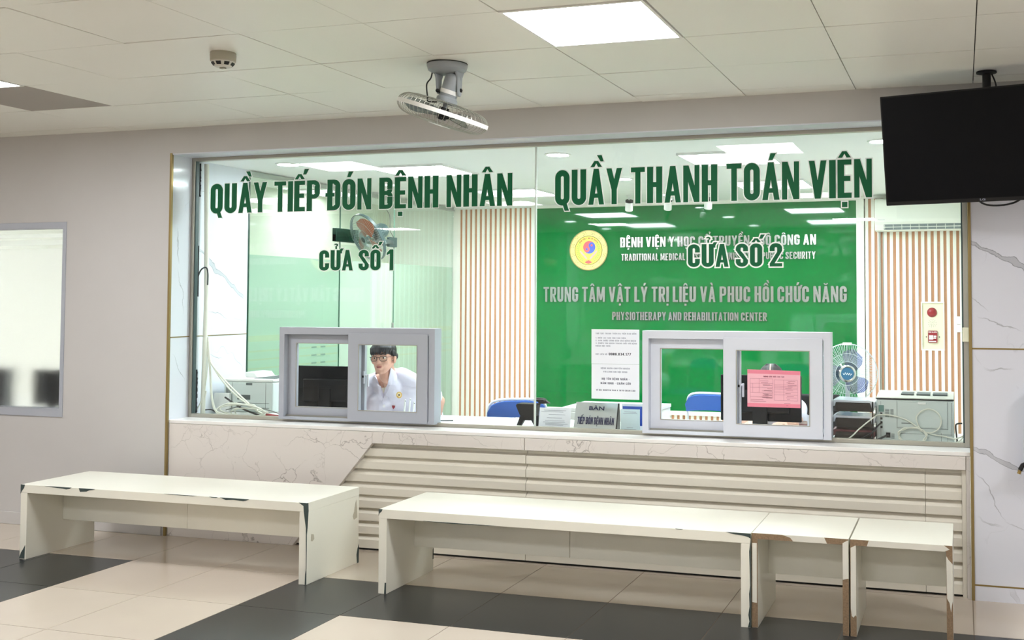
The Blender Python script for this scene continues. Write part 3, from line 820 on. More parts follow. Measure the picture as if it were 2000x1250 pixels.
# ---- the green board with steel letters and the round emblem
SY = OB - .062
bd = thing('sign_board', 'large glossy green wall board with steel lettering and a round yellow emblem', 'sign', ((SB0 + SB1) / 2, SY, SBZ0))
obj('panel', MB().box(SB0, SY, SBZ0, SB1, SY + .012, SBZ1), M_board, bd)
tf = MB()
tf.box(SB0 - .055, SY - .014, SBZ0 - .04, SB0, OB - .01, SBZ1 + .035).box(SB1, SY - .014, SBZ0 - .04, SB1 + .07, OB - .01, SBZ1 + .035)
tf.box(SB0, SY - .014, SBZ1, SB1, OB - .01, SBZ1 + .03).box(SB0, SY - .014, SBZ0 - .04, SB1, OB - .01, SBZ0)
obj('border_frame', tf, mat('board_frame_white', (240, 240, 232), 0.4), bd)
for text, x0, x1, z0, h, lab in (('BỆNH VIỆN Y HỌC CỔ TRUYỀN - BỘ CÔNG AN', -3.218, -1.297, 2.078, .097, 'steel letters, hospital name line'),
                              ('TRADITIONAL MEDICAL HOSPITAL - MINISTRY OF PUBLIC SECURITY', -3.207, -1.302, 1.945, .068, 'smaller steel letters in English'),
                              ('TRUNG TÂM VẬT LÝ TRỊ LIỆU VÀ PHUC HỒI CHỨC NĂNG', -4.03, -1.017, 1.540, .150, 'largest steel letters'),
                              ('PHYSIOTHERAPY AND REHABILITATION CENTER', -3.301, -1.763, 1.362, .080, 'steel letters, lowest line')):
    ln = bpy.data.objects.new('lettering', None); COL.objects.link(ln); ln.parent = bd; ln['label'] = lab
    ln.location = (((x0 + x1) / 2) - bd.location.x, 0, z0 - bd.location.z)
    set_line(text, x0, x1, z0, h, SY - .016, SY, M_steel, ln, gap=.085 if h > .09 else .095)
# emblem
EC = Vector((-3.551, SY, 2.053))
def disc(mb, cx, cz, r, y0, y1, n=40, sx=1.0):
    return mb.prism_xz([(cx + sx * r * math.cos(2 * PI * k / n), cz + r * math.sin(2 * PI * k / n)) for k in range(n)], y0, y1)
em = obj('emblem', disc(MB().mat(0), EC.x, EC.z, .199, SY - .012, SY), [M_yellow2], bd)
em['label'] = 'round yellow hospital emblem with red and blue yin-yang'
def ringmesh(r0, r1, y0, y1, n=64):
    mb = MB()
    for k in range(n):
        a, b = 2 * PI * k / n, 2 * PI * (k + 1) / n
        mb.prism_xz([(EC.x + r0 * math.cos(a), EC.z + r0 * math.sin(a)), (EC.x + r1 * math.cos(a), EC.z + r1 * math.sin(a)), (EC.x + r1 * math.cos(b), EC.z + r1 * math.sin(b)), (EC.x + r0 * math.cos(b), EC.z + r0 * math.sin(b))], y0, y1)
    return mb
obj('rim', ringmesh(.192, .201, SY - .016, SY - .010), M_gold, em)
obj('inner_ring', ringmesh(.140, .146, SY - .0145, SY - .0122), M_em_brown, em)
obj('inner_disc', disc(MB(), EC.x, EC.z, .140, SY - .0135, SY - .0122), M_yellow, em)
L_, tot_ = layout('BỆNH VIỆN Y HỌC CỔ TRUYỀN', .10, .35); at_ = MB()
for c_, x_, g_ in L_:
    for p_ in g_:
        q_ = []
        for a_, b_ in p_:
            an_ = math.radians(142 - 104 * (x_ + a_) / tot_); rr_ = .1125 + b_ * .016; q_.append((EC.x + rr_ * math.cos(an_), EC.z + rr_ * math.sin(an_)))
        at_.prism_xz(q_, SY - .0148, SY - .0136)
obj('arc_lettering', at_, mat('emblem_text_red', (170, 70, 50), .5), em)
# yin-yang
yc = (EC.x + .008, EC.z + .03); yr = .064
def arcp(c, r, a0, a1, n=16): return [(c[0] + r * math.cos(math.radians(a0 + (a1 - a0) * k / n)), c[1] + r * math.sin(math.radians(a0 + (a1 - a0) * k / n))) for k in range(n + 1)]
tilt = 35
def ry(p):
    a = math.radians(tilt); x, z = p[0] - yc[0], p[1] - yc[1]
    return (yc[0] + x * math.cos(a) - z * math.sin(a), yc[1] + x * math.sin(a) + z * math.cos(a))
red = arcp(yc, yr, 0, 180) + arcp((yc[0] - yr / 2, yc[1]), yr / 2, 180, 360)[1:] + arcp((yc[0] + yr / 2, yc[1]), yr / 2, 180, 0)[1:-1]
blu = arcp(yc, yr, 180, 360) + arcp((yc[0] + yr / 2, yc[1]), yr / 2, 0, 180)[1:] + arcp((yc[0] - yr / 2, yc[1]), yr / 2, 360, 180)[1:-1]
yy = MB()
yy.mat(0).prism_xz([ry(p) for p in red], SY - .0165, SY - .0136)
yy.mat(1).prism_xz([ry(p) for p in blu], SY - .0165, SY - .0136)
for sgn, mi in ((-1, 1), (1, 0)):
    p = ry((yc[0] + sgn * yr / 2, yc[1])); disc(yy.mat(mi), p[0], p[1], .011, SY - .0180, SY - .0166, 14)
obj('yin_yang', yy, [M_em_red, M_em_blue], em)
lv = MB()
for s in (-1, 1):
    for k in range(11):
        a = math.radians(-90 + s * (28 + k * 9.5)); cx, cz = EC.x + .112 * math.cos(a), EC.z + .112 * math.sin(a)
        for d in (-1, 1):
            b = a + s * PI / 2 + d * .65
            lv.prism_xz([(cx, cz), (cx + .013 * math.cos(b) - .004 * math.sin(b), cz + .013 * math.sin(b) + .004 * math.cos(b)), (cx + .026 * math.cos(b), cz + .026 * math.sin(b)), (cx + .013 * math.cos(b) + .004 * math.sin(b), cz + .013 * math.sin(b) - .004 * math.cos(b))], SY - .0155, SY - .0136)
obj('leaf_wreath', lv, M_em_green, em)
hd = MB()
for s in (-1, 1):
    for k in range(4):
        x = EC.x + s * (.012 + .016 * k); z = EC.z - .085 + .017 * k
        hd.prism_xz([(x, z), (x + s * .012, z - .006), (x + s * .032, z + .026), (x + s * .022, z + .032)], SY - .0155 - k * 8e-5 - (s + 1) * 2e-5, SY - .0136)
obj('open_hands', hd, M_em_pink, em)
ft = MB()
for k in range(5):
    a = math.radians(30 + 30 * k); x, z = EC.x, EC.z - .135
    ft.prism_xz([(x, z), (x + .03 * math.cos(a) - .01 * math.sin(a), z + .03 * math.sin(a) + .01 * math.cos(a)), (x + .042 * math.cos(a), z + .042 * math.sin(a)), (x + .03 * math.cos(a) + .01 * math.sin(a), z + .03 * math.sin(a) - .01 * math.cos(a))], SY - .0155 - k * 8e-5, SY - .0136)
obj('lotus', ft, M_em_red, em)
sb = MB()
for k in range(12):
    a = 2 * PI * k / 12 + .26; c, s_ = math.cos(a), math.sin(a)
    for q, (dr_, dt) in enumerate(((0, 0), (.012, .012), (-.010, .012), (.010, -.012), (-.004, -.018))):
        x = EC.x + (.168 + dr_) * c - dt * s_; z = EC.z + (.168 + dr_) * s_ + dt * c; r = .005 if q else .006
        sb.prism_xz([(x - r, z), (x, z - r * .7), (x + r * 1.2, z + .001), (x, z + r * .7)], SY - .0140, SY - .0122)
obj('border_motifs', sb, M_em_brown, em)

# ---- small print with the built-in font
def text_mb(body, x, z, h, y0, align='LEFT', sx=1.0, bold=0.0, depth=.0004, width=None):
    c = bpy.data.curves.new('t', 'FONT'); c.body = body; c.size = 1.0; c.align_x = align; c.offset = bold; c.resolution_u = 2
    o = bpy.data.objects.new('t', c); COL.objects.link(o)
    dg = bpy.context.evaluated_depsgraph_get(); dg.update()
    me = bpy.data.meshes.new_from_object(o.evaluated_get(dg))
    mb = MB(); k = h / .73
    xs = [v.co.x for v in me.vertices]
    if width and xs: sx = width / ((max(xs) - min(xs)) * k)
    mb.add([(x + v.co.x * k * sx, y0, z + v.co.y * k) for v in me.vertices], [tuple(p.vertices) for p in me.polygons])
    bpy.data.objects.remove(o); bpy.data.curves.remove(c); bpy.data.meshes.remove(me)
    return mb

def print_mb(body, x, z, h, y0, width):
    L, tot = layout(body, .11, .30); k = width / tot; mb = MB()
    for c, gx, g in L:
        for i, p in enumerate(g): mb.prism_xz([(x + (gx + a) * k, z + b * h) for a, b in p], y0 - i * 6e-6, y0 + .0004)
    return mb

# ================================================================== COUNTER (outside)
CF = 0.012                                # front face of the marble
ct = thing('reception_counter', 'built-in reception counter clad in veined marble and cream horizontal slats', 'counter', ((XL + XR) / 2, 0.1, 0))
ZL = 0.762
obj('marble_ledge', MB().box(XL + .001, CF + .001, ZL - .022, XR - .001, 0.24, ZL), mat('bright_marble_ledge', (232, 230, 228), 0.2), ct, bevel=0.003)
DX = -3.52
tri = MB().prism_xz([(XL + .004, 0.0), (-4.085, 0.0), (DX, .667), (DX, .7385), (XL + .004, .7385)], CF, .0545)
obj('marble_side_panel', tri, M_counter, ct, bevel=0.002)
obj('marble_fascia', MB().box(DX + .001, CF, .667, -2.498, .0545, .7385), M_counter, ct, bevel=0.002)
obj('marble_fascia', MB().box(-2.494, CF, .667, 0.010, .0545, .7385), M_counter, ct, bevel=0.002)
obj('end_panel', MB().box(0.012, CF + .004, 0, XR - .003, .0545, .7385), M_counter, ct)
obj('plinth', MB().box(-4.06, .058, 0, 0.01, .18, .0145), M_rubber, ct)
obj('core', MB().box(XL + .003, .085, .0, XR - .003, .235, .738), M_cream, ct)
# horizontal slat profile: raised face, then a groove whose floor slopes out again
def slat_panel(x0, x1, zb, zt, slant=None):
    p = 0.0805; yr, yg = 0.038, 0.066
    prof = [(.084, zt)]
    z = zt - .012
    prof += [(yg, zt), (yg, z - .012)]
    z -= .026
    while z > zb + .06:
        prof += [(yr + .004, z + .004), (yr, z), (yr, z - .043), (yr + .003, z - .046), (yg, z - .047), (yg, z - .055)]
        z -= p
    prof += [(yr, max(z, zb + .02)), (yr, zb), (.084, zb)]
    mb = MB(); n = len(prof)
    def xl(zv): return x0 if slant is None else slant[0] + (zv - 0.0) * (slant[1] - slant[0]) / .667
    vs = [(xl(z_), y, z_) for y, z_ in prof] + [(x1, y, z_) for y, z_ in prof]
    mb.add(vs, [(i, (i + 1) % n, (i + 1) % n + n, i + n) for i in range(n)] + [tuple(range(n)), tuple(range(2 * n - 1, n - 1, -1))])
    return mb
obj('slat_panel', slat_panel(0, -2.4985, .014, .667, (-4.115, -3.55)), M_slat, ct)
obj('slat_panel', slat_panel(-2.4945, -.1985, .014, .667), M_slat, ct)
obj('slat_panel', slat_panel(-.1965, -.012, .014, .667), M_slat, ct)
obj('end_return', MB().box(-.011, .036, 0.0, .011, .084, .667), M_slat, ct)

# ================================================================== BENCHES
def edge_plate(pts, yf, th=.0012):
    return MB().prism_xz(pts, yf - th, yf + .0005)
def bench(label, x0, x1, yf, yb, zt, slab, leg, aprons, apron_y, worn=None):
    t = thing('bench', label, 'bench', ((x0 + x1) / 2, (yf + yb) / 2, 0), 'cream laminate waiting benches')
    obj('seat', MB().box(x0, yf, zt - slab, x1, yb, zt), M_cream, t, bevel=.0015)
    obj('leg_panel', MB().box(x0 + .0005, yf + .0005, 0, x0 + leg, yb - .0005, zt - slab - .0003), M_cream, t, bevel=.0015)
    obj('leg_panel', MB().box(x1 - leg, yf + .0005, 0, x1 - .0005, yb - .0005, zt - slab - .0003), M_cream, t, bevel=.0015)
    for a, b in aprons:
        obj('apron', MB().box(a, apron_y, .187, b, apron_y + .018, zt - slab - .0003), M_cream, t, bevel=.001)
    return t
# left bench
b1 = bench('long cream bench at left with dark chipped edges, in front of the marble panel', -5.443, -3.447, -.77, -.245, .445, .049, .049, [(-5.394, -4.4615), (-4.4585, -3.496)], -.5)
chips = []; y = -.77
for p in ([(-5.268, .4452), (-5.20, .4452), (-5.06, .4452), (-5.075, .437), (-5.10, .433), (-5.13, .436), (-5.19, .439)],
          [(-5.008, .4452), (-4.887, .4452), (-4.90, .441), (-4.93, .437), (-4.95, .428), (-4.998, .424)],
          [(-4.40, .4452), (-4.17, .4452), (-4.20, .4415), (-4.36, .4425)],
          [(-4.016, .4452), (-3.82, .4452), (-3.835, .438), (-3.86, .433), (-3.93, .436), (-3.975, .432)],
          [(-4.09, .4452), (-4.03, .4452), (-4.04, .440), (-4.07, .441)],
          [(-3.50, .4452), (-3.4465, .4452), (-3.4465, .06), (-3.449, .06), (-3.453, .31), (-3.468, .40), (-3.47, .428)],
          [(-3.4465, .10), (-3.4465, .002), (-3.455, .002), (-3.453, .06)],
          [(-5.4435, .4452), (-5.412, .4452), (-5.418, .425), (-5.436, .404), (-5.4435, .39)],
          [(-5.4435, .004), (-5.404, .004), (-5.400, .085), (-5.415, .06), (-5.43, .04)]):
    chips.append(edge_plate(p, y))
chips.append(MB().prism_yz([(-.2445, .11), (-.2445, 0), (-.262, 0), (-.268, .05), (-.258, .085)], -3.4470, -3.4458))
chips.append(MB().prism_yz([(-.771, .445), (-.771, .27), (-.764, .31), (-.757, .40), (-.760, .445)], -3.4470, -3.4458))
chips.append(MB().prism_yz([(-.2445, .25), (-.2445, .19), (-.262, .19), (-.268, .21), (-.258, .24)], -5.3945, -5.3933))
for c_ in chips: obj('chipped_edge', c_, M_chip, b1)
for p in ([(-.728, .268), (-.705, .262), (-.700, .236), (-.715, .226), (-.731, .230)], [(-.29, .345), (-.278, .375), (-.268, .33), (-.265, .27), (-.30, .262), (-.312, .285), (-.297, .31)]):
    obj('scuff_mark', MB().prism_yz(p, -3.4473, -3.4463), M_stain, b1)
# middle bench
b2 = bench('long cream bench in the middle, standing right beside two short benches', -2.985, -.978, -.80, -.275, .445, .048, .048, [(-2.937, -2.0155), (-2.0105, -1.026)], -.5)
chips = []; y = -.80
for p in ([(-2.9855, .4452), (-2.962, .4452), (-2.970, .43), (-2.979, .425), (-2.9855, .41)],
          [(-1.10, .4452), (-.9775, .4452), (-.9775, .42), (-.99, .428), (-1.02, .434), (-1.06, .437)],
          [(-.9775, .42), (-.9775, .002), (-.992, .002), (-.985, .03), (-.990, .06), (-.984, .10), (-.986, .16), (-.981, .20), (-.983, .28), (-.985, .36)],
          [(-2.945, .06), (-2.9372, .06), (-2.9372, .002), (-2.948, .002)],
          [(-1.35, .4452), (-1.31, .4452), (-1.32, .4425), (-1.345, .443)]):
    chips.append(edge_plate(p, y))
chips.append(MB().prism_yz([(-.2745, .13), (-.2745, .065), (-.285, .065), (-.283, .12)], -2.9373, -2.9361))
chips.append(MB().prism_xz([(-2.72, .3975), (-2.55, .394), (-2.35, .3965), (-2.30, .399), (-2.72, .399)], -.8010, -.7996))
for c_ in chips: obj('chipped_edge', c_, M_chip, b2)
# two short benches with raw chipboard showing
b3 = bench('short cream bench wedged between the long bench and the end bench, chipboard showing', -.974, -.518, -.79, -.285, .447, .028, .028, [(-.946, -.546)], -.5)
raw = MB(); y = -.79
raw.merge(edge_plate([(-.974, .4465), (-.518, .4465), (-.518, .002), (-.546, .002), (-.546, .4195), (-.946, .4195), (-.946, .002), (-.974, .002)], y))
obj('raw_edge', raw, M_particle, b3)['label'] = 'brown chipboard edge'
bands = []
for p in ([(-.826, .4465), (-.63, .4465), (-.617, .4195), (-.775, .4195), (-.785, .430), (-.79, .436)], [(-.972, .4), (-.950, .4), (-.950, .118), (-.972, .12)], [(-.545, .427), (-.522, .440), (-.518, .44), (-.518, .265), (-.545, .258)]):
    bands.append(edge_plate(p, y - .0012))
for c_ in bands: obj('edge_band', c_, M_cream_edge, b3)
b4 = bench('short cream bench at the right end of the row, chipboard legs', -.511, -.053, -.79, -.285, .447, .028, .028, [(-.483, -.081)], -.5)
raw = MB()
raw.merge(edge_plate([(-.511, .4465), (-.053, .4465), (-.053, .002), (-.081, .002), (-.081, .4195), (-.483, .4195), (-.483, .002), (-.511, .002)], y))
obj('raw_edge', raw, M_particle, b4)['label'] = 'brown chipboard edge'
bands = []
for p in ([(-.425, .4465), (-.09, .4465), (-.066, .430), (-.088, .4195), (-.434, .4195)], [(-.508, .408), (-.486, .420), (-.484, .415), (-.484, .094), (-.489, .10), (-.496, .088), (-.505, .095), (-.509, .13)],
          [(-.0805, .40), (-.072, .385), (-.0535, .365), (-.0535, .20), (-.058, .18), (-.062, .15), (-.068, .19), (-.079, .21)]):
    bands.append(edge_plate(p, y - .0012))
for c_ in bands: obj('edge_band', c_, M_cream_edge, b4)

# ================================================================== SLIDING SERVICE WINDOWS
def service_window(label, x0, x1, xm, handle_x, m):
    z0, z1 = .788, 1.379
    t = thing('sliding_window', label, 'window', ((x0 + x1) / 2, .2, z0), 'sliding service windows')
    fr = MB(); frame_xz(fr, x0, x1, z0 - .010, z1, .038, .042, .018, .046, .150, .238)
    obj('frame', fr, m, t, bevel=.0015)
    obj('track', MB().box(x0 + .038, .175, z0 + .006, x1 - .042, .180, z0 + .018), M_alu, t)
    # left sash, further in
    s = MB(); frame_xz(s, x0 + .038, xm + .086, z0 + .008, 1.331, .062, .086, .062, .058, .195, .222)
    sl_ = obj('sash', s, m, t, bevel=.002)
    obj('pane', MB().box(x0 + .09, .207, z0 + .06, xm + .01, .211, 1.28), M_sash_glass, sl_)
    g = MB(); frame_xz(g, x0 + .097, xm + .001, z0 + .067, 1.276, .004, .004, .004, .004, .1935, .1965)
    obj('glazing_bead', g, M_track, sl_)
    # right sash, nearer the lobby
    s = MB(); frame_xz(s, xm - .004, x1 - .046, z0 - .006, 1.343, .076, .072, .070, .070, .140, .178)
    sr = obj('sash', s, m, t, bevel=.002)
    obj('pane', MB().box(xm + .068, .157, z0 + .06, x1 - .112, .161, 1.275), M_sash_glass, sr)
    g = MB(); frame_xz(g, xm + .071, x1 - .117, z0 + .063, 1.274, .004, .004, .004, .004, .1385, .1415)
    obj('glazing_bead', g, M_track, sr)
    h = MB()
    h.box(handle_x, .183, 1.02, handle_x + .013, .194, 1.10).box(handle_x + .008, .190, 1.064, handle_x + .020, .214, 1.076)
    h.box(handle_x + .017, .204, 1.000, handle_x + .029, .216, 1.078)
    hh = obj('handle', h, M_pvc_in, sr, bevel=.002)
    obj('latch', MB().box(handle_x - .002, .180, 1.058, handle_x + .009, .1965, 1.072), M_black, hh)
    return t
service_window('sliding service window with shade-toned white frame at left, the man looks out through it', -4.301, -3.165, -3.775, -3.697, M_pvc_dim)
service_window('white sliding service window at right with a pink notice taped to its sash', -1.806, -.704, -1.313, -1.238, M_pvc_in)
# dark lock stile of the right window, seen through the pane
# ---- notices on the glass
def sheet(label, name, x0, x1, z0, z1, y, m, group=None, lines=(), m_ink=None, cat='notice'):
    t = thing(name, label, cat, ((x0 + x1) / 2, y, z0), group)
    obj('sheet', MB().box(x0, y - .0006, z0, x1, y, z1), m, t)
    return t
n1 = sheet('white A4 notice with a phone number taped to the glass, upper of the pair', 'notice', -2.143, -1.841, 1.1755, 1.383, GY0 - .0004, M_paper, 'white taped notices')
yy_ = GY0 - .0014
for s, x, z, h, wd in (('THỦ TỤC THANH TOÁN RA VIỆN BAO GỒM:', -2.117, 1.353, .009, .26), ('1. BIÊN LAI TẠM THU VÀO VIỆN', -2.117, 1.327, .0085, .19), ('2. CĂN CƯỚC CÔNG DÂN CỦA BỆNH NHÂN', -2.117, 1.311, .0085, .255),
                   ('3. PHIẾU TRẢ QUÂN TRANG (ĐỐI VỚI BỆNH', -2.117, 1.295, .0085, .26), ('NHÂN NỘI TRÚ)', -2.117, 1.279, .0085, .095), ('SĐT LIÊN HỆ:', -2.117, 1.229, .0085, .077)):
    obj('text_line', print_mb(s, x, z, h, yy_, wd), M_ink_grey, n1)
obj('phone_number', print_mb('0986.034.177', -2.033, 1.227, .0155, yy_, .14), M_ink, n1)
n2 = sheet('white A4 notice about bank transfers taped to the glass, lower of the pair', 'notice', -2.142, -1.841, .966, 1.1745, GY0 - .0004, M_paper, 'white taped notices')
for s, x, z, h, wd in (('BỆNH NHÂN CHUYỂN KHOẢN', -2.083, 1.145, .0095, .182), ('VUI LÒNG GHI NỘI DUNG:', -2.068, 1.124, .0095, .155)):
    obj('text_line', print_mb(s, x, z, h, yy_, wd), M_ink_grey, n2)
for s, x, z, h, wd in (('HỌ TÊN BỆNH NHÂN -', -2.077, 1.080, .0125, .175), ('NĂM SINH - CHÂM CỨU', -2.084, 1.054, .0125, .19), ('VÍ DỤ: NGUYEN VAN A 1970 CHAM CUU', -2.112, 1.014, .009, .246)):
    obj('text_line', print_mb(s, x, z, h, yy_, wd), mat('mid_grey_print', (96, 100, 118), .8), n2)
pk = thing('pink_notice', 'pink A4 form taped on the right service window sash', 'notice', (-1.024, .139, .953))
PY = .1382
px = MB(); px.prism_xz([(-1.176, .953), (-.874, .953), (-.8735, 1.160), (-1.1755, 1.165)], PY - .0006, PY)
obj('sheet', px, M_pink, pk)
obj('tape_strip', MB().prism_xz([(-1.1757, 1.142), (-.8737, 1.138), (-.8735, 1.160), (-1.1755, 1.165)], PY - .0010, PY - .0006), M_pink_dark, pk)
obj('tape_strip', MB().box(-1.176, PY - .0010, .953, -.874, PY - .0006, .974), M_pink_dark, pk)
ln = MB(); y1_ = PY - .0014; y0_ = PY - .0010
def hl(a, b, z, th=.0009): ln.box(a, y1_, z, b, y0_, z + th)
def vl(x, a, b, th=.0009): ln.box(x, y1_, a, x + th, y0_, b)
for z in (1.113, 1.086, 1.063, 1.034, 1.010): hl(-1.160, -1.030, z)
vl(-1.160, 1.0, 1.113); vl(-1.109, 1.034, 1.113); vl(-1.030, 1.0, 1.113); vl(-1.146, 1.034, 1.086)
for z in (1.108, 1.081, 1.073, 1.064, 1.056, 1.040, 1.024, .992): hl(-1.022, -.890, z)
vl(-1.022, .992, 1.108); vl(-.968, .992, 1.108); vl(-.890, .992, 1.108)
for i in range(26):
    z = random.choice((1.10, 1.096, 1.09, 1.079, 1.075, 1.070, 1.066, 1.057, 1.052, 1.047, 1.043, 1.028, 1.024, 1.019, 1.015, 1.006, 1.003))
    a = random.uniform(-1.105, -1.06); hl(a, min(a + random.uniform(.02, .07), -1.034), z, .0016)
for z in (1.099, 1.093, 1.088, 1.077, 1.069, 1.060, 1.048, 1.032, 1.016, 1.008, 1.0): hl(-.962 + random.uniform(0, .02), -.905 + random.uniform(-.03, .01), z, .0016)
for z in (.994, .985): hl(-1.158, -1.07 + random.uniform(-.03, .01), z, .0018)
hl(-.965, -.93, .976, .0018); hl(-.955, -.942, .963, .002)
ln.merge(print_mb('THÔNG BÁO: MỨC THU TẠM', -1.085, 1.122, .0075, y1_, .12))
obj('print', ln, M_ink_red, pk)

# ---- things standing behind the glass on the worktop
dk = thing('desk', 'long white worktop running along inside the glass', 'desk', (-2.5, .6, 0))
obj('worktop', MB().box(XL + .003, .243, .715, -2.76, .95, .745), M_desk, dk, bevel=.002)
obj('worktop', MB().box(-2.757, .243, .715, XR + .01, .95, .745), M_desk, dk, bevel=.002)
for x in (-5.0, -3.0, -1.9, -.2): obj('side_panel', MB().box(x, .28, 0, x + .03, .9, .715), M_desk, dk)

npl = thing('desk_sign', 'silver tent sign reading BÀN TIẾP ĐÓN BỆNH NHÂN behind the glass', 'sign', (-2.15, .3, .745))
wd = MB(); wd.prism_yz([(.262, .745), (.345, .745), (.332, .930), (.322, .930)], -2.283, -2.012)
obj('plate', wd, M_steel_plate, npl, bevel=.001)
obj('end_cap', MB().prism_yz([(.262, .745), (.345, .745), (.332, .929), (.322, .929)], -2.0118, -2.004), M_black, npl)
def on_slope(mb):            # lean flat lettering onto the sloped face
    mb.v = [(x, .2585 + (z - .745) * (.322 - .262) / .185 + (y + 0.0), z) for x, y, z in mb.v]; return mb
tt = MB().merge(text_mb('BÀN', -2.196, .886, .024, 0, width=.098, bold=.02))
for bx in ():
    pass
L_, tot_ = layout('TIẾP ĐÓN BỆNH NHÂN'); kk = .236 / tot_
for c_, x_, g_ in L_:
    for p_ in g_: tt.prism_xz([(-2.262 + (x_ + a_) * kk, .802 + b_ * .042) for a_, b_ in p_], .0, .001)
obj('engraving', on_slope(tt), M_navy, npl)
lf = thing('leaflet', 'white printed sheet leaning on the glass beside the silver sign', 'leaflet', (-2.40, .27, .745))
obj('sheet', MB().prism_yz([(.262, .746), (.263, .746), (.292, .893), (.291, .893)], -2.512, -2.304), M_paper, lf)
g = MB()
for i, z in enumerate((.877, .868, .852, .832, .815, .806, .797, .790, .776)):
    yq = .262 + (z - .746) * .030 / .147 - .0010
    a = -2.50 + random.uniform(0, .06); b = -2.32 + random.uniform(-.05, 0)
    g.box(a, yq - .0004, z, b, yq + .0006, z + .0022)
obj('print', g, M_ink_grey, lf)
bs = thing('blue_card_stand', 'blue and white card on a stand behind the pale acrylic card', 'card', (-1.91, .31, .745))
obj('back_card', MB().box(-1.982, .305, .746, -1.838, .309, .931), M_paper, bs)
obj('blue_field', MB().box(-1.976, .3035, .80, -1.842, .305, .916), M_blue, bs)
ac_ = thing('acrylic_card', 'pale blue acrylic payment card standing behind the glass', 'card', (-1.915, .27, .745))
obj('sheet', MB().box(-1.978, .270, .746, -1.858, .274, .902), M_acrylic, ac_)
g = MB()
for z, a, b in ((.884, -1.955, -1.88), (.876, -1.962, -1.874), (.790, -1.94, -1.90), (.780, -1.955, -1.88), (.772, -1.95, -1.885)): g.box(a, .2692, z, b, .270, z + .0028)
obj('print', g, M_ink_grey, ac_)
# black angled terminal seen from behind
tmn = thing('desk_terminal', 'black angled desk terminal seen from behind at the glass joint', 'terminal', (-2.62, .4, .745))
obj('body', MB().prism_xz([(-2.680, .825), (-2.580, .815), (-2.565, .905), (-2.700, .905), (-2.712, .893)], .37, .44), M_black_mat, tmn, bevel=.006)
st_ = MB()
st_.prism_xz([(-2.715, .745), (-2.690, .745), (-2.655, .80), (-2.605, .80), (-2.575, .745), (-2.545, .745), (-2.56, .83), (-2.68, .83)], .375, .405)
obj('stand', st_, M_black_mat, tmn, bevel=.003)
obj('top_clip', MB().box(-2.60, .40, .918, -2.53, .45, .932).prism_xz([(-2.57, .900), (-2.50, .905), (-2.515, .915), (-2.545, .938), (-2.60, .938)], .42, .45), M_black, tmn, bevel=.003)
# sheets and pen on the worktop
ps = thing('paper_sheet', 'white sheet lying flat on the worktop beside the left service window', 'paper', (-3.33, .72, .745))
obj('sheet', MB().prism_xy([(-3.43, .56), (-3.22, .60), (-3.27, .88), (-3.48, .84)], .7455, .7470), M_paper, ps)
pe = thing('pen', 'black pen lying on the sheet beside the left service window', 'pen', (-3.30, .60, .747))
obj('barrel', MB().tube([(-3.355, .585, .7515), (-3.27, .618, .7515)], .0042, 8), M_black, pe, smooth=True)
obj('tip', MB().tube([(-3.27, .618, .7515), (-3.258, .6226, .7515)], [.0035, .001], 8), M_steel, pe, smooth=True)
cw = bez([(-2.86, .262, .749), (-2.80, .268, .752), (-2.72, .262, .756), (-2.62, .258, .752), (-2.5, .252, .760), (-2.4, .252, .772), (-2.33, .252, .764), (-2.22, .251, .749), (-1.9, .251, .749)], 5)
tag(obj('thin_grey_cable', MB().tube(cw, .003, 6), M_cable_grey, smooth=True), 'thin grey cable along the foot of the glass in front of the silver sign', 'cable')

# ---- monitors
def monitor(label, cx, y, w_, h_, zb, yaw):
    t = thing('monitor', label, 'monitor', (cx, y, .745), 'office monitors', (0, 0, yaw))
    z0, z1 = zb - .745, zb - .745 + h_
    obj('housing', MB().box(-w_ / 2, -.012, z0, w_ / 2, .012, z1), M_black_mat, t, local=True, bevel=.004)
    obj('screen', MB().box(-w_ / 2 + .008, .0121, z0 + .012, w_ / 2 - .008, .0135, z1 - .008), M_screen, t, local=True)
    obj('back_bulge', MB().prism_xz([(-w_ * .36, z0 + .05), (w_ * .36, z0 + .05), (w_ * .36, z1 - .085), (-w_ * .36, z1 - .085)], -.034, -.0115), M_black, t, local=True, bevel=.008)
    st = MB(); st.box(-.045, -.04, .012, .045, -.018, z0 + .14)
    obj('stand', st, M_black, t, local=True, bevel=.003)
    obj('base', MB().box(-.12, -.10, 0, .12, .08, .012), M_black, t, local=True, bevel=.004)
    return t
monitor('black monitor seen from behind in the left service window, in front of the man', -4.165, .5, .475, .29, .815, .03)
m2 = monitor('black monitor seen from behind in the right service window, half hidden by the pink form', -1.165, .5, .49, .275, .832, 0)

# ---- left-hand printer and its cables
pl = thing('printer', 'off-white printer on the worktop in the left corner beside the tangled cables', 'printer', (-4.77, .6, .745))
obj('body', MB().box(-4.975, .46, .775, -4.575, .84, .985), M_printer, pl, bevel=.010, seg=3)
obj('lid', MB().box(-4.979, .456, .986, -4.571, .842, 1.006), M_printer_white, pl, bevel=.008)
obj('base_tray', MB().box(-5.03, .44, .745, -4.56, .85, .774), M_printer_white, pl, bevel=.006)
obj('rear_tray', MB().box(-5.035, .43, .7745, -4.905, .455, .905), M_printer_white, pl, bevel=.004)
obj('output_flap', MB().prism_xz([(-4.90, 1.0065), (-4.80, 1.0065), (-4.83, 1.04), (-4.905, 1.043)], .60, .80), M_printer_white, pl, bevel=.003)
obj('top_recess', MB().box(-4.77, .52, 1.0061, -4.60, .80, 1.009), M_printer_line, pl)
g = MB()
for x in (-4.905, -4.63): g.box(x, .4590, .80, x + .002, .460, .98)
g.box(-4.79, .4585, .963, -4.74, .4600, .978)
for k in range(7): g.box(-4.955 + k * .006, .4588, .905, -4.952 + k * .006, .46, .945)
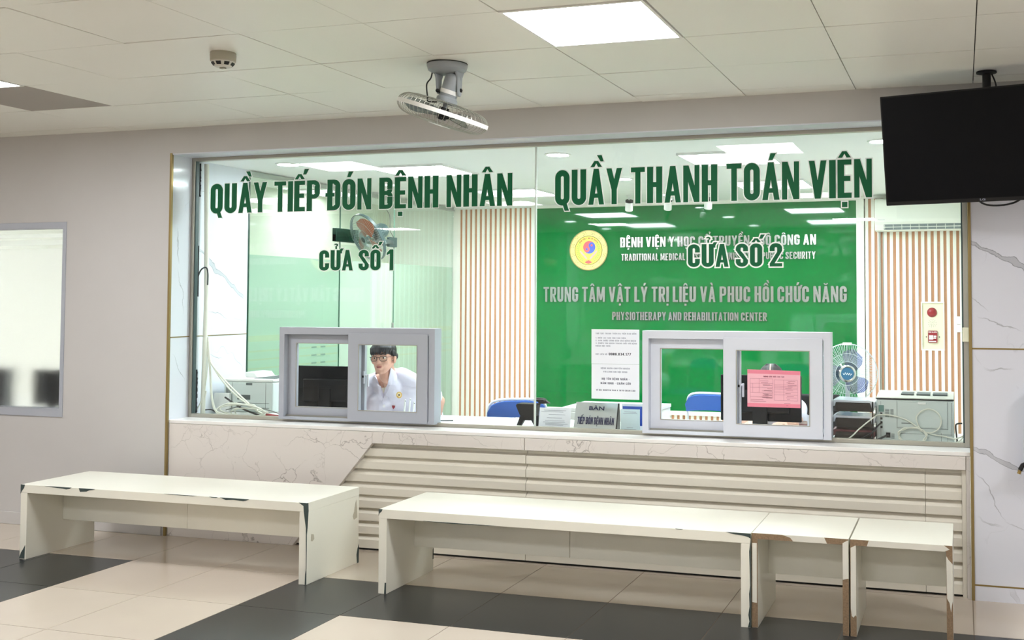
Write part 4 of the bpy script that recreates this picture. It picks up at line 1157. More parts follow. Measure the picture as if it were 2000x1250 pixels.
g.box(-4.86, .4585, .862, -4.755, .46, .895)
for z in (.806, .838): g.box(-4.86, .4588, z, -4.60, .46, z + .003)
obj('seams', g, M_printer_line, pl)
cd = thing('cable_conduit', 'white plastic conduit running up the inside left corner of the glazing', 'conduit', (-5.0, .285, .745))
obj('pipe', MB().tube([(-5.01, .29, .746), (-4.995, .29, 1.6), (-5.012, .29, 2.50)], .016, 12), M_cable, cd, smooth=True)
def cable(label, pts, r, m, name='cable', n=6, group='cables in the left corner'):
    return tag(obj(name, MB().tube(bez(pts, n), r, 6), m, smooth=True), label, 'cable', group)
cable('white cable dropping from the conduit to the printer side, outermost of the fan', [(-4.985, .30, 1.30), (-4.975, .30, 1.15), (-4.86, .33, 1.0), (-4.70, .35, .86), (-4.58, .35, .782), (-4.40, .34, .757)], .006, M_cable)
cable('white cable dropping from the conduit beside the outermost one', [(-4.983, .305, 1.28), (-4.96, .31, 1.12), (-4.84, .34, .95), (-4.68, .36, .83), (-4.56, .37, .772), (-4.42, .36, .757)], .0055, M_cable)
cable('white cable hanging straight down beside the conduit', [(-4.982, .30, 1.27), (-4.965, .305, 1.05), (-4.955, .31, .90), (-4.925, .31, .80), (-4.86, .31, .757)], .008, M_cable)
cable('thin white cable leaning left from the conduit to the corner', [(-4.98, .296, 1.16), (-4.985, .29, 1.0), (-5.01, .275, .87), (-5.035, .262, .80)], .0035, M_cable)
cable('white cable bending out at the foot of the conduit', [(-4.985, .29, .93), (-5.005, .285, .83), (-5.0, .28, .765), (-4.95, .275, .755), (-4.80, .275, .755)], .006, M_cable)
rr = random.Random(3); pts = []
for k in range(15):
    a = k * 1.05; rx = .19 + rr.uniform(-.06, .05); rz = .07 + rr.uniform(-.02, .02)
    pts.append((-4.74 + rx * math.cos(a) + .03 * (k / 15), .315 + .03 * math.sin(a * 1.7), .800 + rz * math.sin(a) * .6 + .004))
cable('pile of coiled white cable on the worktop at the foot of the conduit', pts, .005, M_cable, 'coiled_cable', 8)
pts = []
for k in range(13):
    a = k * 1.2 + .4; rx = .13 + rr.uniform(-.04, .04)
    pts.append((-4.69 + rx * math.cos(a), .335 + .02 * math.sin(a * 2.1), .785 + .035 * math.sin(a)))
cable('second coil of thin white cable tangled in the pile', pts, .004, M_cable, 'coiled_cable', 8)
cable('grey cable looping over the cable pile towards the window frame', [(-4.86, .34, .80), (-4.72, .35, .835), (-4.62, .36, .822), (-4.50, .36, .80), (-4.35, .36, .757)], .0035, M_cable_grey)
cable('black cable with a plug end lying slantwise above the pile', [(-4.885, .36, .885), (-4.80, .36, .84), (-4.72, .355, .805), (-4.60, .35, .772), (-4.50, .35, .758)], .006, M_cable_black)
cable('black cable lying along the foot of the glass at left', [(-5.0, .30, .80), (-4.94, .30, .802), (-4.90, .31, .775), (-4.8, .30, .752), (-4.6, .29, .752), (-4.4, .29, .752)], .0045, M_cable_black)
rp = thing('red_marker', 'dark red marker lying on the cables beside the left service window', 'marker', (-4.48, .34, .77))
obj('barrel', MB().tube([(-4.53, .335, .778), (-4.42, .335, .770)], .009, 10), M_red, rp, smooth=True)
obj('cap', MB().tube([(-4.42, .335, .770), (-4.37, .335, .766)], .010, 10), M_red, rp, smooth=True)
# black strips in the corner of the frame
def strip(label, z0, z1):
    t = thing('black_strip', label, 'strip', (-5.035, .25, z0))
    s = MB()
    for k in range(22):
        za = z0 + (z1 - z0) * k / 22; zb = z0 + (z1 - z0) * (k + 1) / 22
        wob = random.uniform(0, .006)
        s.box(-5.048, .246, za, -5.028 + wob, .252, zb)
    obj('tape', s, M_black_mat, t)
strip('black rubber strip in the upper left corner of the glazing', 2.27, 2.50)
strip('ragged black rubber strip in the lower left corner of the glazing', .775, 1.08)
cable('short black cable end hanging in the left corner halfway up the glass', [(-5.025, .24, 1.93), (-5.030, .245, 1.83), (-5.033, .25, 1.65), (-5.032, .25, 1.58)], .004, M_cable_black)
cable('black cable loop bent over the conduit halfway up the glass', [(-5.045, .24, 1.60), (-5.04, .25, 1.70), (-5.02, .262, 1.765), (-4.985, .27, 1.78), (-4.972, .272, 1.74), (-4.972, .272, 1.66)], .005, M_cable_black)

# ---- right-hand printer
pr = thing('printer', 'pale grey printer seen from behind at the right end of the glass', 'printer', (-.262, .52, .745))
X0, X1, PYF = -.474, -.050, .362
obj('body', MB().box(X0, PYF, .745, X1, .68, .995), M_printer, pr, bevel=.006)
obj('top_line', MB().box(X0 - .001, PYF - .002, .9955, X1 + .001, .68, 1.0005), M_black, pr)
tp = MB(); tp.prism_yz([(PYF - .001, 1.001), (.682, 1.001), (.682, 1.022), (.50, 1.022), (PYF - .001, 1.006)], X0, X1)
obj('lid', tp, mat('printer_lid_grey', (196, 196, 186), .5), pr, bevel=.002)
obj('lid_recess', MB().box(-.34, .44, 1.015, -.27, .58, 1.0235).box(-.255, .44, 1.015, -.18, .58, 1.0235).box(-.165, .44, 1.015, -.085, .58, 1.0235), M_printer_line, pr)
dp = MB(); dp.box(-.357, PYF - .004, .842, -.086, PYF + .001, .985)
door = obj('rear_door', dp, M_printer, pr, bevel=.0015)
obj('latch', MB().box(-.245, PYF - .012, .972, -.20, PYF - .004, .985), M_printer_white, door, bevel=.002)
g = MB(); q = PYF - .0008
for x, a, b in ((-.450, .75, .985), (-.3605, .835, .99), (-.0825, .835, .99), (-.062, .80, .985), (-.0845, .75, .80), (-.12, .75, .815)): g.box(x, q, a, x + .0016, PYF + .0002, b)
for z, a, b in ((.836, -.36, -.082), (.805, -.36, -.062)): g.box(a, q, z, b, PYF + .0002, z + .0016)
for k in range(8): g.box(-.425, q, .895 + k * .006, -.402, PYF + .0002, .898 + k * .006); g.box(-.396, q, .895 + k * .006, -.378, PYF + .0002, .898 + k * .006)
for k in range(6): g.box(-.392, q, .775 + k * .005, -.374, PYF + .0002, .7775 + k * .005)
g.box(-.335, q - .004, .862, -.275, PYF - .003, .866)
obj('seams', g, M_printer_line, pr)
pb = MB()
pb.box(-.461, PYF - .003, .925, -.432, PYF, .962)
obj('port_plate', pb, mat('port_teal', (96, 132, 126), .5), pr)
pb = MB()
for z in (.908, .880, .858, .832): pb.box(-.452, PYF - .003, z, -.440, PYF, z + .012)
pb.box(-.421, PYF - .004, .780, -.397, PYF, .808)
obj('sockets', pb, M_black, pr)
def rcable(label, pts, r, m, n=6): return cable(label, pts, r, m, n=n, group='cables at the right printer')
Q = PYF - .012
rcable('white cable arching from the trays over the back of the right printer', [(-.70, .262, .765), (-.62, .262, .78), (-.56, .265, .835), (-.487, .276, .896), (-.455, Q - .004, .908), (-.38, Q, .905), (-.30, Q, .88), (-.25, Q, .845), (-.225, Q, .825)], .0042, M_cable)
lp = []
for k in range(14):
    a = math.radians(200 - k * 27); lp.append((-.185 + .068 * math.cos(a), Q - .003 * (k % 2), .882 + .066 * math.sin(a)))
rcable('round loop of white cable hanging on the back of the right printer', [(-.228, Q, .822)] + lp[1:] + [(-.225, Q - .004, .826)], .0042, M_cable)
lp = []
for k in range(30):
    a = math.radians(60 - k * 27); rx = .062 + .004 * (k % 3); lp.append((-.275 + rx * math.cos(a) * 1.15, Q - .002 * (k % 3), .795 + .044 * math.sin(a) + .002 * (k % 4)))
rcable('coil of white cable resting at the foot of the right printer', lp, .0042, M_cable)
rcable('white cable trailing from the coil to the right frame', [(-.225, Q, .825), (-.17, Q, .808), (-.10, Q, .798), (-.05, Q - .01, .790), (-.015, .33, .80), (0.002, .33, .812), (-.01, .33, .79), (-.05, .32, .758)], .0038, M_cable)
rcable('black power cable plugged low into the right printer', [(-.41, PYF - .006, .795), (-.43, PYF - .04, .788), (-.468, .286, .772), (-.52, .266, .757), (-.6, .262, .752)], .006, M_cable_black)
rcable('black data cable plugged into the port column of the right printer', [(-.446, PYF - .004, .862), (-.462, PYF - .05, .85), (-.485, .282, .82), (-.53, .272, .79), (-.6, .27, .757)], .0045, M_cable_black)
rcable('black cable hanging on the right frame beside the right printer', [(-.005, .345, .875), (-.03, .345, .872), (-.04, .34, .86), (-.036, .34, .80), (-.03, .335, .752)], .0045, M_cable_black)

# ---- document trays
tr = thing('document_tray', 'black three-tier document tray beside the right service window', 'tray', (-.60, .42, .745))
for z in (.760, .838, .926):
    s = MB()
    s.box(-.712, .30, z, -.488, .56, z + .004)
    s.prism_xz([(-.712, z + .001), (-.488, z + .001), (-.505, z + .052), (-.695, z + .052)], .296, .300)
    obj('shelf', s, mat('smoky_black_plastic', (20, 18, 18), .15), tr, bevel=.0008)
for x in (-.714, -.490):
    for y_ in (.302, .552): obj('post', MB().tube([(x, y_, .745), (x, y_, .985)], .004, 8), M_black, tr, smooth=True)
M_wrap = mat('clear_folder_plastic', (214, 218, 228), .12, spec=.8)
M_maroon = mat('maroon_folder', (92, 34, 42), .6)
for z, lab in ((.931, 'plastic folders stacked on the top tier of the black tray'), (.8425, 'plastic folders on the middle tier of the black tray'), (.7645, 'plastic folders on the lowest tier of the black tray')):
    f = thing('folder_stack', lab, 'folder', (-.6, .43, z), 'folders in the black tray')
    obj('sheets', MB().box(-.700, .306, z, -.502, .54, z + .024), M_paper, f)
    obj('cover', MB().prism_xz([(-.716, z + .022), (-.70, z + .0245), (-.60, z + .030), (-.50, z + .0245), (-.482, z + .016), (-.478, z + .05), (-.51, z + .058), (-.60, z + .056), (-.70, z + .060), (-.722, z + .05)], .307, .53), M_wrap if z > .8 else M_maroon, f)
# ---- small things behind the right window
cp = thing('pen_cup', 'small beige pen cup beside the right monitor', 'cup', (-.915, .52, .745))
obj('cup', MB().lathe([(.022, 0), (.026, .09), (.0255, .09), (.022, .004), (0, .004)], (-.915, .52, .746), (0, 0, 1), 20), mat('beige_cup', (196, 178, 166), .5), cp, smooth=True)
obj('label_band', MB().lathe([(.0235, .03), (.0258, .078)], (-.915, .52, .746), (0, 0, 1), 20), mat('cup_band', (150, 110, 104), .5), cp, smooth=True)
cdw = thing('white_card', 'narrow white card standing in the right corner of the right service window', 'card', (-.86, .47, .745))
obj('card', MB().box(-.880, .468, .745, -.845, .472, .880), M_paper, cdw)
for i, (a, b, lab) in enumerate(((-1.33, -1.20, 'beige paper pad left under the right monitor'), (-1.13, -1.02, 'kraft envelope lying under the right monitor'))):
    e = thing('paper_pad', lab, 'paper', ((a + b) / 2, .42, .7455))
    obj('pad', MB().box(a, .325, .7455, b, .395, .79 if i == 0 else .775), mat('kraft_paper', (206, 176, 142), .8), e, bevel=.002)
e = thing('paper_stack', 'white paper stack at the right foot of the right monitor', 'paper', (-.95, .42, .745))
obj('stack', MB().box(-1.01, .37, .7455, -.89, .50, .80), M_paper, e, bevel=.002)

# ---- cabinet and chairs in the office
cb = thing('storage_cabinet', 'low white storage cabinet in front of the green board', 'cabinet', (-2.38, 1.44, 0))
obj('body', MB().box(-2.72, 1.20, 0, -2.055, 1.69, .775), M_desk, cb, bevel=.003)
obj('top', MB().box(-2.725, 1.19, .776, -2.05, 1.695, .800), M_desk, cb, bevel=.003)
for a, b in ((-2.715, -2.39), (-2.385, -2.06)):
    d = obj('door', MB().box(a, 1.182, .02, b, 1.199, .77), M_desk, cb, bevel=.002)
    obj('handle', MB().box(b - .05, 1.172, .735, b - .02, 1.182, .765), M_black, d)
def visitor_chair(label, x, y, rz, first=None):
    if first:
        c = copy_thing(first, (x, y, 0), label); c.rotation_euler = (0, 0, rz); return c
    t = thing('chair', label, 'chair', (x, y, 0), 'blue visitor chairs', (0, 0, rz))
    # local: the chair faces +Y, backrest at -Y
    back = MB(); n = 14
    rows = []
    for k in range(n + 1):
        u = -1 + 2 * k / n
        top = .40 + .085 * math.sqrt(max(0, 1 - (abs(u)) ** 3.2)) if abs(u) < 1 else .40
        rows.append((u * .215, top, .345 + .018 * (1 - u * u)))
    vs = []; fs = []
    for x_, top, bot in rows:
        c = .03 * (1 - (x_ / .215) ** 2)
        for yy2, zz in ((-.235 - c, bot), (-.245 - c, (bot + top) / 2), (-.262 - c, top), (-.232 - c, top), (-.205 - c, (bot + top) / 2), (-.200 - c, bot)):
            vs.append((x_, yy2, zz + .355))
    for k in range(n):
        for q in range(6): fs.append((k * 6 + q, k * 6 + (q + 1) % 6, (k + 1) * 6 + (q + 1) % 6, (k + 1) * 6 + q))
    fs.append(tuple(range(5, -1, -1))); fs.append(tuple(n * 6 + q for q in range(6)))
    obj('backrest', MB().add(vs, fs), M_blue_seat, t, local=True, smooth=True, bevel=.006)
    s = MB(); s.box(-.22, -.20, .42, .22, .22, .46)
    obj('seat', s, M_blue_seat, t, local=True, smooth=True, bevel=.015, seg=3)
    fr_ = bez([(-.215, -.17, .42), (-.216, -.185, .58), (-.212, -.212, .74), (-.17, -.245, .832), (0, -.270, .850), (.17, -.245, .832), (.212, -.212, .74), (.216, -.185, .58), (.215, -.17, .42)], 6)
    obj('back_frame', MB().tube(fr_, .010, 8), mat('white_tube', (226, 228, 230), .3), t, local=True, smooth=True)
    for sx in (-1, 1):
        obj('leg', MB().tube([(sx * .225, .18, .42), (sx * .235, .21, 0.0)], .011, 8), M_chrome, t, local=True, smooth=True)
        obj('leg', MB().tube([(sx * .225, -.16, .42), (sx * .235, -.24, 0.0)], .011, 8), M_chrome, t, local=True, smooth=True)
    return t
vc = visitor_chair('blue padded chair behind the worktop, left of the black terminal', -3.16, 1.43, .42)
visitor_chair('blue padded chair with white piping seen through the right service window', -1.80, 2.32, -.15, vc)
def office_chair(label, x, y, rz, first=None):
    if first:
        c = copy_thing(first, (x, y, 0), label); c.rotation_euler = (0, 0, rz); return c
    t = thing('office_chair', label, 'chair', (x, y, 0), 'black office chairs', (0, 0, rz))
    obj('seat', MB().box(-.23, -.22, .335, .23, .23, .385), M_black_mat, t, local=True, bevel=.02, seg=3)   # faces -Y
    obj('backrest', MB().box(-.20, .23, .50, .20, .28, .90), M_black_mat, t, local=True, bevel=.022, seg=3)
    obj('back_bar', MB().tube([(0, .10, .34), (0, .31, .36), (0, .30, .60)], .016, 8), M_black, t, local=True, smooth=True)
    obj('column', MB().tube([(0, 0, .09), (0, 0, .335)], .025, 12), M_black, t, local=True, smooth=True)
    sp_ = MB()
    for k in range(5):
        a = 2 * PI * k / 5; sp_.tube([(0, 0, .10), (.26 * math.cos(a), .26 * math.sin(a), .06)], .016, 8)
    bs_ = obj('star_base', sp_, M_black, t, local=True, smooth=True)
    for k in range(5):
        a = 2 * PI * k / 5; obj('caster', MB().ellipsoid((.26 * math.cos(a), .26 * math.sin(a), .028), (.028, .028, .028), None, 10, 8), M_rubber, bs_, local=True, smooth=True)
    return t

# ---- pedestal fan behind the trays
def fan_cage(mb, R_, h_, nr, r_w, front=True, k0=.10):
    for k in range(nr):
        a = 2 * PI * k / nr; c, s = math.cos(a), math.sin(a); pts = []
        for f, z in ((k0, h_), (.45, h_ * .97), (.68, h_ * .91), (.82, h_ * .80), (.91, h_ * .63), (.965, h_ * .40), (.99, h_ * .18), (1.0, 0)):
            pts.append((R_ * f * c, R_ * f * s, z if front else -z))
        mb.tube(pts, r_w, 5, cap=False)
    return mb
def circle(R_, z, n=40): return [(R_ * math.cos(2 * PI * k / n), R_ * math.sin(2 * PI * k / n), z) for k in range(n)]
def orient(c, ax):
    q = Vector((0, 0, 1)).rotation_difference(Vector(ax).normalized()); return Matrix.Translation(c) @ q.to_matrix().to_4x4()
def blade(mb, a, R_, r0, w0, w1, pitch, th=.003):
    """one rounded twisted blade about local z"""
    n, m = 8, 5; top = []; 
    for i in range(n + 1):
        t = i / n; r = r0 + (R_ - r0) * t; wd_ = (w0 + (w1 - w0) * min(1, t * 1.6)) * (1 if t < .8 else math.sqrt(max(.05, 1 - ((t - .8) / .2) ** 2)))
        for j in range(m + 1):
            u = -1 + 2 * j / m
            ang = a + (u * wd_ * .5) / max(r, .03) * .9 + .35 * t
            top.append(Vector((r * math.cos(ang), r * math.sin(ang), u * wd_ * .5 * math.sin(pitch) * .8)))
    vs = [p + Vector((0, 0, th / 2)) for p in top] + [p - Vector((0, 0, th / 2)) for p in top]; N = len(top); fs = []
    for i in range(n):
        for j in range(m):
            q = (i * (m + 1) + j, (i + 1) * (m + 1) + j, (i + 1) * (m + 1) + j + 1, i * (m + 1) + j + 1)
            fs.append(q); fs.append(tuple(N + k for k in reversed(q)))
    rim = [j for j in range(m + 1)] + [i * (m + 1) + m for i in range(1, n + 1)] + [n * (m + 1) + j for j in range(m - 1, -1, -1)] + [i * (m + 1) for i in range(n - 1, 0, -1)]
    for i in range(len(rim)): a_, b_ = rim[i], rim[(i + 1) % len(rim)]; fs.append((a_, b_, N + b_, N + a_))
    return mb.add(vs, fs)
FC = Vector((-.778, 1.75, 1.044)); FA = Vector((.10, -1, .02)).normalized(); FM = orient(FC, FA)
pf = thing('pedestal_fan', 'clear plastic pedestal fan with blue blades behind the black trays', 'fan', (FC.x, FC.y + .1, 0))
mb = fan_cage(MB(), .207, .05, 96, .0011, True, .42).tube(circle(.083, .05), .0022, 6, closed=True).tube(circle(.14, .046), .0012, 5, closed=True).tube(circle(.207, 0), .0035, 8, closed=True)
obj('grille', mb.xform(FM), mat('clear_grille_rib', (206, 214, 218), .15, spec=.8), pf, smooth=True)
obj('rear_grille', fan_cage(MB(), .205, .055, 60, .0010, False, .2).xform(FM), mat('clear_grille_rib', (206, 214, 218)), pf, smooth=True)
obj('grille_plate', MB().lathe([(.060, .0535), (.083, .0500), (.083, .0485), (.060, .0515)], (0, 0, 0), (0, 0, 1), 36, True).xform(FM), M_clear_plastic, pf, smooth=True)
mb = MB()
for k, a in enumerate((62, 182, 302)): blade(mb, math.radians(a), .172, .03, .07, .17, .45)
obj('blades', mb.xform(FM), M_blade_clear, pf, smooth=True)
bdg = obj('badge', MB().lathe([(0, .057), (.044, .0565), (.046, .052), (.0, .050)], (0, 0, 0), (0, 0, 1), 32).xform(FM), mat('badge_blue', (46, 104, 140), .25), pf, smooth=True)
obj('badge_ring', MB().lathe([(.044, .058), (.050, .060), (.060, .054), (.060, .051), (.046, .052)], (0, 0, 0), (0, 0, 1), 36, True).xform(FM), M_steel, bdg, smooth=True)
sq = bez([(-.03, .0, .0578), (-.022, -.010, .0578), (-.014, .006, .0578), (-.006, -.008, .0578), (.002, .006, .0578), (.008, -.008, .0578), (.016, .006, .0578), (.022, -.008, .0578), (.031, .004, .0578)], 4)
obj('script_mark', MB().tube([(x, y, z) for x, y, z in sq], .0016, 5).xform(FM), M_vinyl_white, bdg)
obj('motor', MB().lathe([(0, -.15), (.04, -.145), (.058, -.11), (.06, -.06), (.03, -.052), (.012, -.05), (.012, .045), (0, .048)], (0, 0, 0), (0, 0, 1), 24).xform(FM), mat('fan_motor_white', (216, 222, 226), .4), pf, smooth=True)
obj('clip', MB().box(FC.x - .032, FC.y - .012, FC.z + .198, FC.x + .032, FC.y + .012, FC.z + .216), M_white_band, pf, bevel=.003)
bk = FC - FA * .1
obj('pole', MB().tube([(bk.x, bk.y, .03), (bk.x, bk.y, 1.02)], .016, 12), mat('fan_pole_grey', (176, 182, 184), .3), pf, smooth=True)
obj('base', MB().lathe([(.17, 0), (.17, .012), (.05, .03), (.02, .04)], (bk.x, bk.y, 0), (0, 0, 1), 32), M_black_mat, pf, smooth=True)

# ---- air conditioner, fire alarm, switches
ac = thing('air_conditioner', 'white wall air conditioner above the slatted wall, half hidden by the television', 'air conditioner', (-.28, 4.0, 2.18))
prof = [(OB - .051, 2.185), (OB - .051, 2.475), (3.93, 2.475), (3.895, 2.462), (3.885, 2.44), (3.878, 2.262), (3.885, 2.255), (3.90, 2.236), (3.915, 2.19), (3.93, 2.183)]
obj('body', MB().prism_yz(prof, -.745, .022), M_ac, ac, bevel=.004)
obj('air_outlet', MB().prism_yz([(3.8935, 2.2395), (3.9095, 2.195), (3.92, 2.19), (3.905, 2.245)], -.665, .010), M_ac_dark, ac)
vn = MB()
for k in range(9): x = -.66 + k * .075; vn.prism_yz([(3.8915, 2.238), (3.9075, 2.195), (3.914, 2.195), (3.90, 2.238)], x, x + .004)
vn.prism_yz([(3.8985, 2.219), (3.9005, 2.213), (3.906, 2.213), (3.904, 2.219)], -.665, .01)
obj('louvre', vn, M_ac, ac)
obj('logo', text_mb('Panasonic', -.715, 2.278, .010, 3.8785, width=.06), M_ink_grey, ac)
fa = thing('fire_alarm', 'ivory fire alarm panel with red lamp and red call point on the slats', 'alarm', (-.255, OB, 1.118))
obj('plate', MB().box(-.345, OB - .040, 1.119, -.163, OB - .0285, 1.533), M_ivory, fa)
obj('red_lamp', MB().lathe([(0, .030), (.020, .028), (.036, .018), (.044, .004), (.044, 0)], (-.260, OB - .040, 1.449), (0, -1, 0), 28), M_red, fa, smooth=True)
hs = MB()
for r_, n_ in ((.010, 5), (.022, 9), (.034, 12)):
    for k in range(n_):
        a = 2 * PI * k / n_ + r_ * 40; x, z = -.258 + r_ * math.cos(a), 1.350 + r_ * math.sin(a)
        hs.box(x - .0022, OB - .0408, z - .0022, x + .0022, OB - .0398, z + .0022)
for x in (-.311, -.198): hs.box(x - .005, OB - .0412, 1.222, x + .005, OB - .0398, 1.232)
obj('speaker_holes', hs, mat('hole_grey', (96, 90, 80), .8), fa)
cpt = obj('call_point', MB().box(-.296, OB - .062, 1.176, -.215, OB - .040, 1.284), M_red, fa, bevel=.005)
cl = MB()
cl.box(-.287, OB - .0635, 1.226, -.250, OB - .0618, 1.243).box(-.246, OB - .0635, 1.226, -.224, OB - .0618, 1.240).box(-.287, OB - .0635, 1.205, -.252, OB - .0618, 1.224).box(-.250, OB - .0635, 1.213, -.226, OB - .0618, 1.221)
cl.box(-.290, OB - .0635, 1.183, -.226, OB - .0618, 1.192)
cl.merge(text_mb('FIRE ALARM', -.292, 1.266, .011, OB - .0632, width=.072, bold=.02))
obj('white_plate', cl, M_vinyl_white, cpt)
sw = thing('light_switch', 'white double light switch on the slats beside the right frame', 'switch', (-.02, OB, 1.27))
for z in (1.272, 1.345):
    s_ = obj('plate', MB().box(-.048, OB - .062, z, .012, OB - .0495, z + .070), M_white_band, sw, bevel=.004)
    obj('rocker', MB().box(-.020, OB - .066, z + .024, -.004, OB - .0618, z + .046), M_vinyl_white, s_, bevel=.002)
lk = thing('frame_latch', 'small ivory latch box on the right glazing frame', 'latch', (.015, .185, 1.335))
obj('box', MB().box(XR - .034, .150, 1.335, XR - .0015, .1895, 1.412), M_ivory, lk, bevel=.003)

# ---- wall fan on the partition door head
WC = Vector((-4.84, 2.10, 2.088)); WA = (rgt * -.62 - upv * .42 - fwd * .66).normalized(); WM = orient(WC, WA)
wfan = thing('wall_fan', 'dark wall fan with orange blades mounted over the glass door', 'fan', (-5.03, 2.78, 2.07))
mb = fan_cage(MB(), .215, .05, 72, .0010, True, .12)
for f, z in ((.45, .048), (.75, .042)): mb.tube(circle(.215 * f, z), .0012, 5, closed=True)
obj('grille', mb.xform(WM), mat('wall_fan_wire', (150, 170, 166), .3, .3), wfan, smooth=True)
obj('rim', MB().lathe([(.213, -.012), (.219, -.012), (.219, .012), (.213, .012)], (0, 0, 0), (0, 0, 1), 48, True).xform(WM), M_fan_teal, wfan, smooth=True)
obj('rear_grille', fan_cage(MB(), .215, .06, 60, .0010, False, .25).xform(WM), mat('wall_fan_wire', (150, 170, 166)), wfan, smooth=True)
mb = MB()
for a in (30, 150, 270): blade(mb, math.radians(a), .18, .03, .08, .17, .45)
obj('blades', mb.xform(WM), M_orange, wfan, smooth=True)
obj('motor', MB().lathe([(0, -.20), (.045, -.195), (.066, -.16), (.068, -.09), (.055, -.07), (.014, -.065), (.014, .035), (.03, .036), (.03, .045), (0, .046)], (0, 0, 0), (0, 0, 1), 24).xform(WM), M_fan_teal, wfan, smooth=True)
mp_ = WC - WA * .14
obj('arm', MB().tube(bez([mp_, mp_ + Vector((0, .06, -.085)), Vector((-4.95, 2.62, 2.085)), Vector((-5.012, 2.80, 2.082))], 5), .020, 10), M_fan_teal, wfan, smooth=True)
obj('wall_plate', MB().box(-5.035, 2.74, 2.045, -5.005, 2.88, 2.135), M_fan_teal, wfan, bevel=.006)
tag(obj('fan_cord', MB().tube(bez([(-5.0, 2.80, 2.135), (-4.99, 2.72, 2.20), (-4.98, 2.70, 2.32), (-5.0, 2.64, 2.40), (-5.03, 2.6, 2.475)], 6), .0035, 6), M_cable_grey, smooth=True), 'thin grey cord rising from the wall fan to the partition top', 'cord')

# ================================================================== CEILING FAN, SMOKE DETECTOR, TV
OC = Vector((-2.418, -1.2, 2.469)); OA = (-rgt * .306 - upv * .952 + fwd * .043).normalized(); OM = orient(OC, OA)
of = thing('ceiling_orbit_fan', 'grey oscillating fan hanging from the lobby ceiling in front of the glass', 'fan', (-2.388, -1.215, H))
bz = Vector((-2.388, -1.215, H))
obj('ceiling_plate', MB().lathe([(.098, -.001), (.098, -.006)], bz, (0, 0, 1), 40), M_rubber, of)
obj('base', MB().lathe([(.0975, -.006), (.0985, -.012), (.092, -.034), (.070, -.046), (.02, -.052), (0, -.052)], bz, (0, 0, 1), 40), M_grey_fan, of, smooth=True)
pv = OC - OA * .115                       # pivot height on the motor axis
for x0_, x1_ in ((-2.446, -2.432), (-2.338, -2.318)):
    xm_ = (x0_ + x1_) / 2; zb_ = pv.z - .012 - (.0 if x0_ < -2.4 else .02)
    vs = []
    for z, hw in ((H - .03, .05), (H - .07, .026), (H - .11, .020), (zb_ + .012, .016), (zb_, .008)):
        for sx, sy in ((-1, -1), (1, -1), (1, 1), (-1, 1)): vs.append((xm_ + sx * .006, bz.y + .01 + sy * hw, z))
    fs = []
    for k in range(4):
        for q in range(4): fs.append((k * 4 + q, k * 4 + (q + 1) % 4, (k + 1) * 4 + (q + 1) % 4, (k + 1) * 4 + q))
    fs += [(3, 2, 1, 0), (16, 17, 18, 19)]
    obj('yoke_arm', MB().add(vs, fs), M_grey_fan, of, bevel=.004)
obj('motor', MB().lathe([(0, -.200), (.034, -.199), (.040, -.192), (.043, -.175), (.043, -.120), (.0425, -.085), (.052, -.074), (.052, -.055), (.040, -.050), (.012, -.048), (.012, -.028)], (0, 0, 0), (0, 0, 1), 28).xform(OM), M_grey_fan, of, smooth=True)
stp = MB().lathe([(.0435, -.118), (.0465, -.118), (.0465, -.098), (.0435, -.098)], (0, 0, 0), (0, 0, 1), 28, True).xform(OM)
obj('strap', stp, M_white_band, of, smooth=True)
bl = MB()
for p in (pv + rgt * -.056 - fwd * .02, pv + rgt * .056 - fwd * .02): bl.ellipsoid(p, (.010, .010, .010), None, 10, 8)
bl.tube([pv - rgt * .060, pv + rgt * .060], .007, 8)
obj('pivot_bolt', bl, M_black, of, smooth=True)
mb = fan_cage(MB(), .226, .058, 52, .0013, True, .22)
mb.tube(circle(.226 * .22, .058), .0016, 6, closed=True).tube(circle(.226 * .75, .049), .0014, 5, closed=True)
fan_cage(mb, .226, .058, 52, .0013, False, .22)
mb.tube(circle(.226 * .22, -.058), .0018, 6, closed=True).tube(circle(.226 * .75, -.049), .0014, 5, closed=True)
obj('wire_cage', mb.xform(OM), M_wire, of, smooth=True)
obj('cage_band', MB().lathe([(.2255, -.010), (.2285, -.010), (.2285, .010), (.2255, .010)], (0, 0, 0), (0, 0, 1), 64, True).xform(OM), M_white_band, of, smooth=True)
obj('centre_plate', MB().lathe([(0, .062), (.055, .060), (.058, .056), (0, .056)], (0, 0, 0), (0, 0, 1), 32).xform(OM), M_white_band, of, smooth=True)
obj('hub', MB().lathe([(0, -.03), (.024, -.03), (.026, .0), (.022, .03), (0, .032)], (0, 0, 0), (0, 0, 1), 24).xform(OM), M_black, of, smooth=True)
mb = MB()
for a in (200, 320, 80): blade(mb, math.radians(a), .195, .02, .07, .15, .5)
obj('blades', mb.xform(OM), M_blade_smoke, of, smooth=True)
obj('cord', MB().tube(bez([bz + Vector((-.075, -.01, -.036)), bz + Vector((-.078, -.02, -.07)), bz + Vector((-.10, -.02, -.10)), OC - OA * .085 - rgt * .10, OC - OA * .063 - rgt * .09, OC - OA * .06 - rgt * .045], 6), .0035, 6), M_cable_black, of, smooth=True)

